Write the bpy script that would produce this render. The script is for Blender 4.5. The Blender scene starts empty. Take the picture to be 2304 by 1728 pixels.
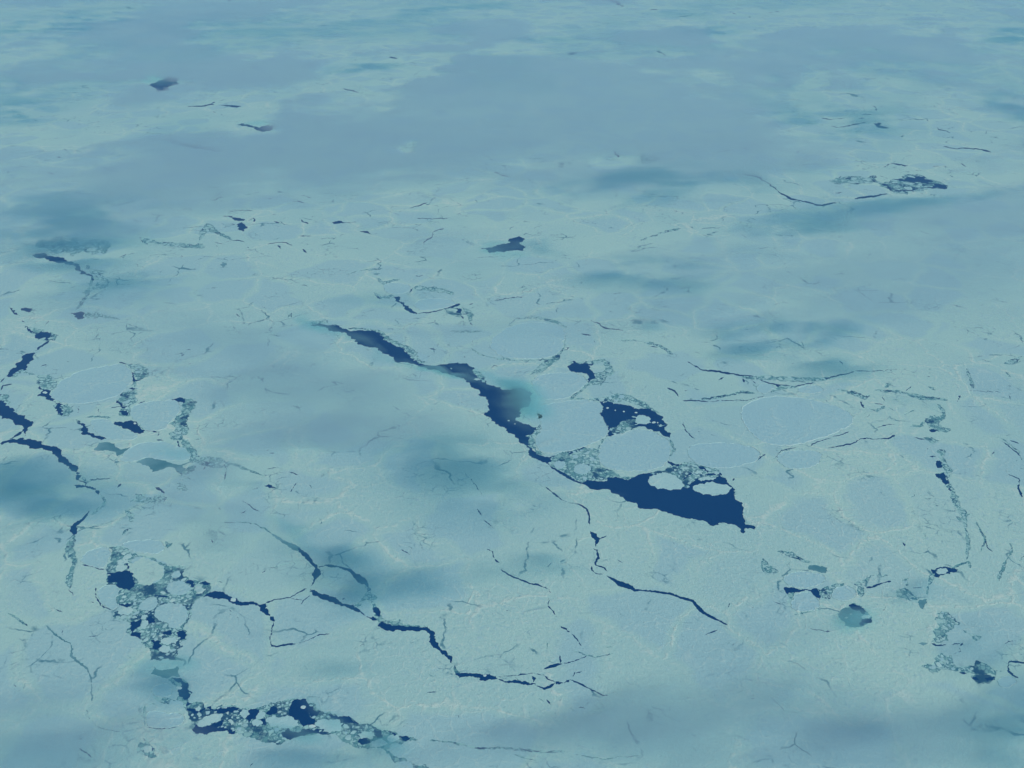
import bpy, bmesh, math, random
import numpy as np
from mathutils import Vector, geometry

random.seed(7)
rng = np.random.default_rng(7)
R = math.radians
scene = bpy.context.scene
col = scene.collection

# ------------------------------------------------------------------ camera, sky, sun, exposure
ALT = 9000.0                    # aircraft height above the water, metres
PITCH = 28.0                    # degrees below the horizon at the picture centre
HFOV = 54.0
cam_data = bpy.data.cameras.new("camera")
cam_data.sensor_width = 36.0
cam_data.lens = 18.0 / math.tan(R(HFOV / 2))
cam_data.clip_start = 5.0
cam_data.clip_end = 400000.0
cam = bpy.data.objects.new("camera", cam_data)
cam.location = (0, 0, ALT)
cam.rotation_euler = (R(90 - PITCH), 0, 0)
col.objects.link(cam)
scene.camera = cam

SUN_EL, SUN_AZ = 34.0, 128.0    # azimuth clockwise from +Y
world = bpy.data.worlds.new("World")
scene.world = world
world.use_nodes = True
wn = world.node_tree.nodes
sky = wn.new("ShaderNodeTexSky")
sky.sky_type = 'NISHITA'
sky.sun_disc = False
sky.sun_elevation = R(SUN_EL)
sky.sun_rotation = R(SUN_AZ)
bg = wn["Background"]
bg.inputs["Strength"].default_value = 0.073
world.node_tree.links.new(sky.outputs["Color"], bg.inputs["Color"])

sun_data = bpy.data.lights.new("sun", 'SUN')
sun_data.energy = 2.03
sun_data.angle = R(0.5)
sun_data.color = (1.0, 0.97, 0.92)
sun = bpy.data.objects.new("sun", sun_data)
az = R(SUN_AZ)
to_sun = Vector((math.sin(az) * math.cos(R(SUN_EL)), math.cos(az) * math.cos(R(SUN_EL)), math.sin(R(SUN_EL))))
sun.rotation_euler = (-to_sun).to_track_quat('-Z', 'Y').to_euler()
sun.location = to_sun * 30000
col.objects.link(sun)

scene.render.engine = 'CYCLES'
scene.view_settings.view_transform = 'Standard'
scene.view_settings.look = 'None'
scene.view_settings.gamma = 1.0
scene.view_settings.exposure = 0.0
scene.cycles.max_bounces = 8
scene.cycles.diffuse_bounces = 2
scene.cycles.volume_bounces = 6
scene.cycles.use_denoising = True

# ------------------------------------------------------------------ helpers
TF = math.tan(R(HFOV / 2))
CP, SP = math.cos(R(PITCH)), math.sin(R(PITCH))

def ground(X, Y):
    """photo point (2304 x 1728) -> point of the sea surface it shows, metres"""
    a = (np.asarray(X, float) / 1152.0 - 1.0) * TF
    b = (864.0 - np.asarray(Y, float)) / 1152.0 * TF
    dy = CP + b * SP
    dz = -SP + b * CP
    t = ALT / np.maximum(-dz, 1e-4)
    return a * t, dy * t

def photo(gx, gy):
    """inverse of ground()"""
    zc = gy * CP + ALT * SP
    yc = gy * SP - ALT * CP
    return (gx / zc / TF + 1) * 1152.0, 864.0 - yc / zc / TF * 1152.0

def px_size(gx, gy):
    """metres across one pixel of a 1024 wide picture at this place"""
    return math.sqrt(gx * gx + gy * gy + ALT * ALT) * 2 * TF / 1024.0

TILE = {k: (i % 3 * 768.0, i // 3 * 576.0) for i, k in enumerate("ABCDEFGHI")}
TS = 768.0 / 2212.0

def fractal(pts, closed=True, rough=0.16, floor=1.3):
    """midpoint displacement of a ground outline down to about a pixel"""
    pts = [tuple(p) for p in pts]
    for _ in range(6):
        out, changed = [], False
        n = len(pts)
        for i in range(n if closed else n - 1):
            a, b = pts[i], pts[(i + 1) % n]
            out.append(a)
            L = math.hypot(b[0] - a[0], b[1] - a[1])
            m = ((a[0] + b[0]) / 2, (a[1] + b[1]) / 2)
            lim = px_size(*m) * floor
            # far away a step along the view is squeezed: allow longer ones there
            sq = max(0.25, ALT / math.hypot(m[1], ALT))
            if L * (abs(b[0] - a[0]) + abs(b[1] - a[1]) * sq) / (abs(b[0] - a[0]) + abs(b[1] - a[1]) + 1e-6) > lim:
                d = random.gauss(0, rough) * L
                out.append((m[0] - (b[1] - a[1]) / L * d, m[1] + (b[0] - a[0]) / L * d))
                changed = True
        if not closed:
            out.append(pts[-1])
        pts = out
        if not changed:
            break
    return pts

def smooth(pts, it=2):
    for _ in range(it):
        out = []
        n = len(pts)
        for i in range(n):
            a, b = pts[i], pts[(i + 1) % n]
            out += [(a[0] * .75 + b[0] * .25, a[1] * .75 + b[1] * .25), (a[0] * .25 + b[0] * .75, a[1] * .25 + b[1] * .75)]
        pts = out
    return pts

def parse(tile, s):
    ox, oy = TILE[tile]
    out = []
    for w in s.split():
        v = [float(q) for q in w.split(',')]
        out.append((ox + v[0] * TS, oy + v[1] * TS) + ((v[2] * TS,) if len(v) > 2 else ()))
    return out

def to_ground(pp):
    gx, gy = ground([p[0] for p in pp], [p[1] for p in pp])
    return list(zip(gx.tolist(), gy.tolist()))

def ribbon(line, wob=0.35, rough=0.15):
    """a crack along a line of (x, y, width): the outline of its opening"""
    c = [line[0]]
    for a, b in zip(line, line[1:]):
        L = math.hypot(b[0] - a[0], b[1] - a[1])
        k = max(1, int(L / 6))
        for i in range(1, k + 1):
            t = i / k
            j = 0 if i == k else min(L * .05, 3.0)
            c.append((a[0] + (b[0] - a[0]) * t + random.gauss(0, j * .5), a[1] + (b[1] - a[1]) * t + random.gauss(0, j * .35), a[2] + (b[2] - a[2]) * t))
    l, r = [], []
    f = 1.0
    for i, p in enumerate(c):
        a, b = c[max(0, i - 1)], c[min(len(c) - 1, i + 1)]
        dx, dy = b[0] - a[0], b[1] - a[1]
        L = math.hypot(dx, dy) + 1e-6
        f = .6 * f + .4 * (1 + random.gauss(0, wob * 1.6))
        w = p[2] * max(.25, f) / 2
        if i in (0, len(c) - 1):
            w *= .15
        l.append((p[0] - dy / L * w, p[1] + dx / L * w))
        r.append((p[0] + dy / L * w, p[1] - dx / L * w))
    return l + r[::-1]

def ellipse(tile, x, y, rx, ry, n=9, rot=0.0, irr=0.12):
    ox, oy = TILE[tile]
    out = []
    for i in range(n):
        t = 2 * math.pi * (i + random.uniform(-.25, .25)) / n
        k = 1 + random.gauss(0, irr)
        a, b = rx * k * math.cos(t), ry * k * math.sin(t)
        out.append((ox + (x + a * math.cos(rot) - b * math.sin(rot)) * TS, oy + (y + a * math.sin(rot) + b * math.cos(rot)) * TS))
    return out

def orient(pts):
    s = sum(a[0] * b[1] - b[0] * a[1] for a, b in zip(pts, pts[1:] + pts[:1]))
    return pts if s > 0 else pts[::-1]

def area(pts):
    return abs(sum(a[0] * b[1] - b[0] * a[1] for a, b in zip(pts, pts[1:] + pts[:1]))) / 2

def inside(x, y, poly):
    c = False
    n = len(poly)
    j = n - 1
    for i in range(n):
        xi, yi = poly[i]
        xj, yj = poly[j]
        if (yi > y) != (yj > y) and x < (xj - xi) * (y - yi) / (yj - yi + 1e-12) + xi:
            c = not c
        j = i
    return c

# numpy value noise
_tab = rng.random((256, 256))
def vnoise(x, y):
    xi, yi = np.floor(x).astype(int), np.floor(y).astype(int)
    fx, fy = x - xi, y - yi
    fx, fy = fx * fx * (3 - 2 * fx), fy * fy * (3 - 2 * fy)
    g = lambda a, b: _tab[a & 255, b & 255]
    return (g(xi, yi) * (1 - fx) + g(xi + 1, yi) * fx) * (1 - fy) + (g(xi, yi + 1) * (1 - fx) + g(xi + 1, yi + 1) * fx) * fy
def fbm(x, y, o=5):
    s, a, t = 0, .5, 0
    for k in range(o):
        s = s + a * vnoise(x * 2 ** k + 17 * k, y * 2 ** k + 31 * k)
        t += a
        a *= .55
    return s / t
def band(y, y0, y1):
    t = np.clip((y - y0) / (y1 - y0), 0, 1)
    return t * t * (3 - 2 * t)
FOG_GAIN, FOG_COLOUR = 1.0, (.67, .84, .90, 1)
SMOKE_GAIN, SMOKE_COLOUR = 1.2, (.47, .86, .89, 1)
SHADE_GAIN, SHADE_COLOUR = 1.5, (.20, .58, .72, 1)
HAZE_DENSITY, HAZE_COLOUR = 4.3e-6, (.25, .66, .98, 1)
# ------------------------------------------------------------------ materials
def new_mat(name):
    m = bpy.data.materials.new(name)
    m.use_nodes = True
    nt = m.node_tree
    return m, nt, nt.nodes, nt.nodes["Principled BSDF"]

class NT:
    """small builder for node chains"""
    def __init__(s, nt):
        s.nt = nt
    def n(s, t, **k):
        o = s.nt.nodes.new(t)
        for a, b in k.items():
            setattr(o, a, b)
        return o
    def put(s, sock, v):
        if hasattr(v, "is_output"):
            s.nt.links.new(v, sock)
        else:
            sock.default_value = v
    def math(s, op, a, b=0.0, clamp=False):
        o = s.n("ShaderNodeMath", operation=op, use_clamp=clamp)
        s.put(o.inputs[0], a)
        s.put(o.inputs[1], b)
        return o.outputs[0]
    def ramp(s, v, a, b, lo=0.0, hi=1.0):
        o = s.n("ShaderNodeMapRange", interpolation_type='SMOOTHSTEP')
        for i, q in enumerate((v, a, b, lo, hi)):
            s.put(o.inputs[i], q)
        return o.outputs[0]
    def mix(s, f, a, b):
        o = s.n("ShaderNodeMix", data_type='RGBA')
        s.put(o.inputs[0], f)
        s.put(o.inputs[6], a)
        s.put(o.inputs[7], b)
        return o.outputs[2]
    def noise(s, vec, metres, detail=3.0, rough=0.55):
        o = s.n("ShaderNodeTexNoise")
        s.put(o.inputs["Vector"], vec)
        o.inputs["Scale"].default_value = 1.0 / metres
        o.inputs["Detail"].default_value = detail
        o.inputs["Roughness"].default_value = rough
        return o.outputs["Fac"]
    def warp(s, vec, metres, amount, detail=3.0):
        o = s.n("ShaderNodeTexNoise")
        s.put(o.inputs["Vector"], vec)
        o.inputs["Scale"].default_value = 1.0 / metres
        o.inputs["Detail"].default_value = detail
        sub = s.n("ShaderNodeVectorMath", operation='SUBTRACT')
        s.put(sub.inputs[0], o.outputs["Color"])
        sub.inputs[1].default_value = (.5, .5, .5)
        ma = s.n("ShaderNodeVectorMath", operation='MULTIPLY_ADD')
        s.put(ma.inputs[0], sub.outputs[0])
        ma.inputs[1].default_value = (amount, amount, 0)
        s.put(ma.inputs[2], vec)
        return ma.outputs[0]
    def vor(s, vec, metres, feature='DISTANCE_TO_EDGE'):
        o = s.n("ShaderNodeTexVoronoi", feature=feature)
        s.put(o.inputs["Vector"], vec)
        o.inputs["Scale"].default_value = 1.0 / metres
        return o

def ice_material(name, base, pale, dark, ridge=1.0, cracks=1.0, blotch=1.0):
    m, nt, nodes, bsdf = new_mat(name)
    b = NT(nt)
    pos = b.n("ShaderNodeNewGeometry").outputs["Position"]
    w1 = b.warp(pos, 1000, 1000, 5)
    w2 = b.warp(pos, 240, 170, 2)
    c = b.mix(b.ramp(b.noise(pos, 4200, 4), .36, .66), base, pale)
    fine = b.noise(pos, 60, 5, .8)
    mid = b.noise(w2, 120, 5, .75)
    # old floes frozen together: smooth bluish plates between pale rubble
    edge1 = b.vor(w1, 1250).outputs["Distance"]
    sep = b.n("ShaderNodeSeparateColor")
    b.put(sep.inputs[0], b.vor(w1, 1250, 'F1').outputs["Color"])
    plate = b.math('MULTIPLY', b.ramp(edge1, .03, .13), b.ramp(sep.outputs[0], .25, .55))
    c = b.mix(b.math('MULTIPLY', plate, .65 * blotch), c, dark)
    calm = b.math('MULTIPLY', b.math('SUBTRACT', 1.0, b.math('MULTIPLY', plate, .4)), b.ramp(b.noise(pos, 2700, 3), .38, .62, .30, 1.0))
    # rubble, hummocks and wind crust
    c = b.mix(b.math('MULTIPLY', b.ramp(fine, .50, .68, 0, .65), calm), c, (.82, 1.0, .86, 1))
    c = b.mix(b.math('MULTIPLY', b.ramp(mid, .50, .70, 0, .85), calm), c, dark)
    c = b.mix(b.math('MULTIPLY', b.ramp(fine, .45, .33, 0, .5), calm), c, (.20, .47, .56, 1))
    # pressure ridges
    where = b.ramp(b.noise(w1, 2300, 2), .38, .60)
    e1 = b.ramp(edge1, .030, .003)
    e2 = b.ramp(b.vor(w2, 270).outputs["Distance"], .055, .008)
    rub = b.math('MULTIPLY', b.math('ADD', e1, b.math('MULTIPLY', e2, .45)), b.math('MULTIPLY', b.ramp(mid, .40, .56), where), True)
    c = b.mix(b.math('MULTIPLY', rub, .65 * ridge, True), c, (.82, 1.0, .86, 1))
    # hairline cracks and wet seams, only here and there
    w3 = b.warp(pos, 600, 620, 5)
    gate = b.ramp(b.noise(w3, 1500, 3, .6), .515, .60)
    ck = b.math('MULTIPLY', b.math('MULTIPLY', b.ramp(b.vor(w3, 900).outputs["Distance"], .022, .006), gate), b.ramp(b.noise(pos, 520, 3, .7), .44, .58))
    k2 = b.ramp(b.vor(b.warp(pos, 120, 110, 4), 190).outputs["Distance"], .075, .015)
    gate2 = b.ramp(b.noise(w1, 1000, 5, .65), .53, .68)
    ck = b.math('MAXIMUM', ck, b.math('MULTIPLY', b.math('MULTIPLY', k2, gate2), b.ramp(mid, .40, .55, 0, .8)))
    c = b.mix(b.math('MULTIPLY', ck, .85 * cracks, True), c, (.07, .27, .36, 1))
    b.put(bsdf.inputs["Base Color"], c)
    bsdf.inputs["Roughness"].default_value = .8
    bsdf.inputs["Specular IOR Level"].default_value = .2
    h = b.math('ADD', b.math('MULTIPLY', fine, 11.0), b.math('MULTIPLY', rub, 3.0))
    bump = b.n("ShaderNodeBump")
    bump.inputs["Strength"].default_value = .9
    bump.inputs["Distance"].default_value = 1.0
    b.put(bump.inputs["Height"], h)
    b.put(bsdf.inputs["Normal"], bump.outputs[0])
    return m

M_ICE = ice_material("pack_ice", (.50, .82, .765, 1), (.57, .885, .78, 1), (.44, .745, .78, 1))
M_FLOE = ice_material("floe_snow", (.455, .77, .80, 1), (.475, .80, .80, 1), (.43, .74, .80, 1), ridge=.35, cracks=.12, blotch=.4)
M_FLOE_BRIGHT = ice_material("wind_packed_floe", (.54, .87, .84, 1), (.60, .91, .85, 1), (.46, .80, .82, 1), ridge=.6, cracks=.3, blotch=.5)

def simple_ice(name, c1, c2, metres):
    m, nt, nodes, bsdf = new_mat(name)
    b = NT(nt)
    pos = b.n("ShaderNodeNewGeometry").outputs["Position"]
    b.put(bsdf.inputs["Base Color"], b.mix(b.ramp(b.noise(pos, metres, 3), .35, .65), c1, c2))
    bsdf.inputs["Roughness"].default_value = .8
    return m
M_RIDGE = simple_ice("ridge_snow", (.62, .92, .86, 1), (.76, .97, .90, 1), 60)
M_BRASH = simple_ice("brash_snow", (.40, .70, .70, 1), (.54, .85, .80, 1), 90)

# young grey ice and slush filling a seam: a mosaic of thin pans with wet gaps
def slush_material(name, lo, hi):
    m, nt, nodes, bsdf = new_mat(name)
    b = NT(nt)
    pos = b.n("ShaderNodeNewGeometry").outputs["Position"]
    wv = b.warp(pos, 50, 60, 3)
    cell = b.vor(wv, 58, 'F1')
    sep = b.n("ShaderNodeSeparateColor")
    b.put(sep.inputs[0], cell.outputs["Color"])
    c = b.mix(b.ramp(sep.outputs[0], .05, .95), (.17, .44, .45, 1), (.48, .82, .75, 1))
    c = b.mix(b.ramp(b.noise(pos, 45, 4, .7), .52, .70, 0, .6), c, (.48, .80, .74, 1))
    edge = b.ramp(b.vor(wv, 58).outputs["Distance"], .12, .02)
    c = b.mix(b.math('MULTIPLY', edge, b.ramp(b.noise(pos, 260, 3), .32, .55, 0, .95)), c, (.04, .20, .30, 1))
    c = b.mix(b.ramp(b.noise(pos, 380, 5, .7), lo, hi, 0, .96), c, (.01, .10, .22, 1))
    b.put(bsdf.inputs["Base Color"], c)
    bsdf.inputs["Roughness"].default_value = .5
    return m
M_SLUSH = slush_material("slush", .54, .62)
M_SLUSH_DARK = slush_material("wet_slush", .47, .60)

m, nt, nodes, bsdf = new_mat("grey_young_ice")
b = NT(nt)
pos = b.n("ShaderNodeNewGeometry").outputs["Position"]
c = b.mix(b.ramp(b.noise(pos, 700, 4), .35, .65), (.09, .30, .36, 1), (.24, .50, .54, 1))
b.put(bsdf.inputs["Base Color"], c)
bsdf.inputs["Roughness"].default_value = .45
M_GREY = m

m, nt, nodes, bsdf = new_mat("sea_water")
b = NT(nt)
pos = b.n("ShaderNodeNewGeometry").outputs["Position"]
c = b.mix(b.ramp(b.noise(pos, 1500, 4), .3, .7), (.001, .056, .200, 1), (.002, .064, .215, 1))
b.put(bsdf.inputs["Base Color"], c)
bsdf.inputs["Roughness"].default_value = .35
bsdf.inputs["IOR"].default_value = 1.33
bsdf.inputs["Specular IOR Level"].default_value = .35
bump = b.n("ShaderNodeBump")
bump.inputs["Strength"].default_value = .25
bump.inputs["Distance"].default_value = .5
b.put(bump.inputs["Height"], b.noise(pos, 6, 3))
b.put(bsdf.inputs["Normal"], bump.outputs[0])
M_WATER = m

def volume_mat(name, colour, density, aniso=0.0):
    m = bpy.data.materials.new(name)
    m.use_nodes = True
    nt = m.node_tree
    nt.nodes.remove(nt.nodes["Principled BSDF"])
    v = nt.nodes.new("ShaderNodeVolumePrincipled")
    v.inputs["Color"].default_value = colour
    v.inputs["Density"].default_value = density
    v.inputs["Anisotropy"].default_value = aniso
    nt.links.new(v.outputs[0], nt.nodes["Material Output"].inputs["Volume"])
    return m
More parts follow.
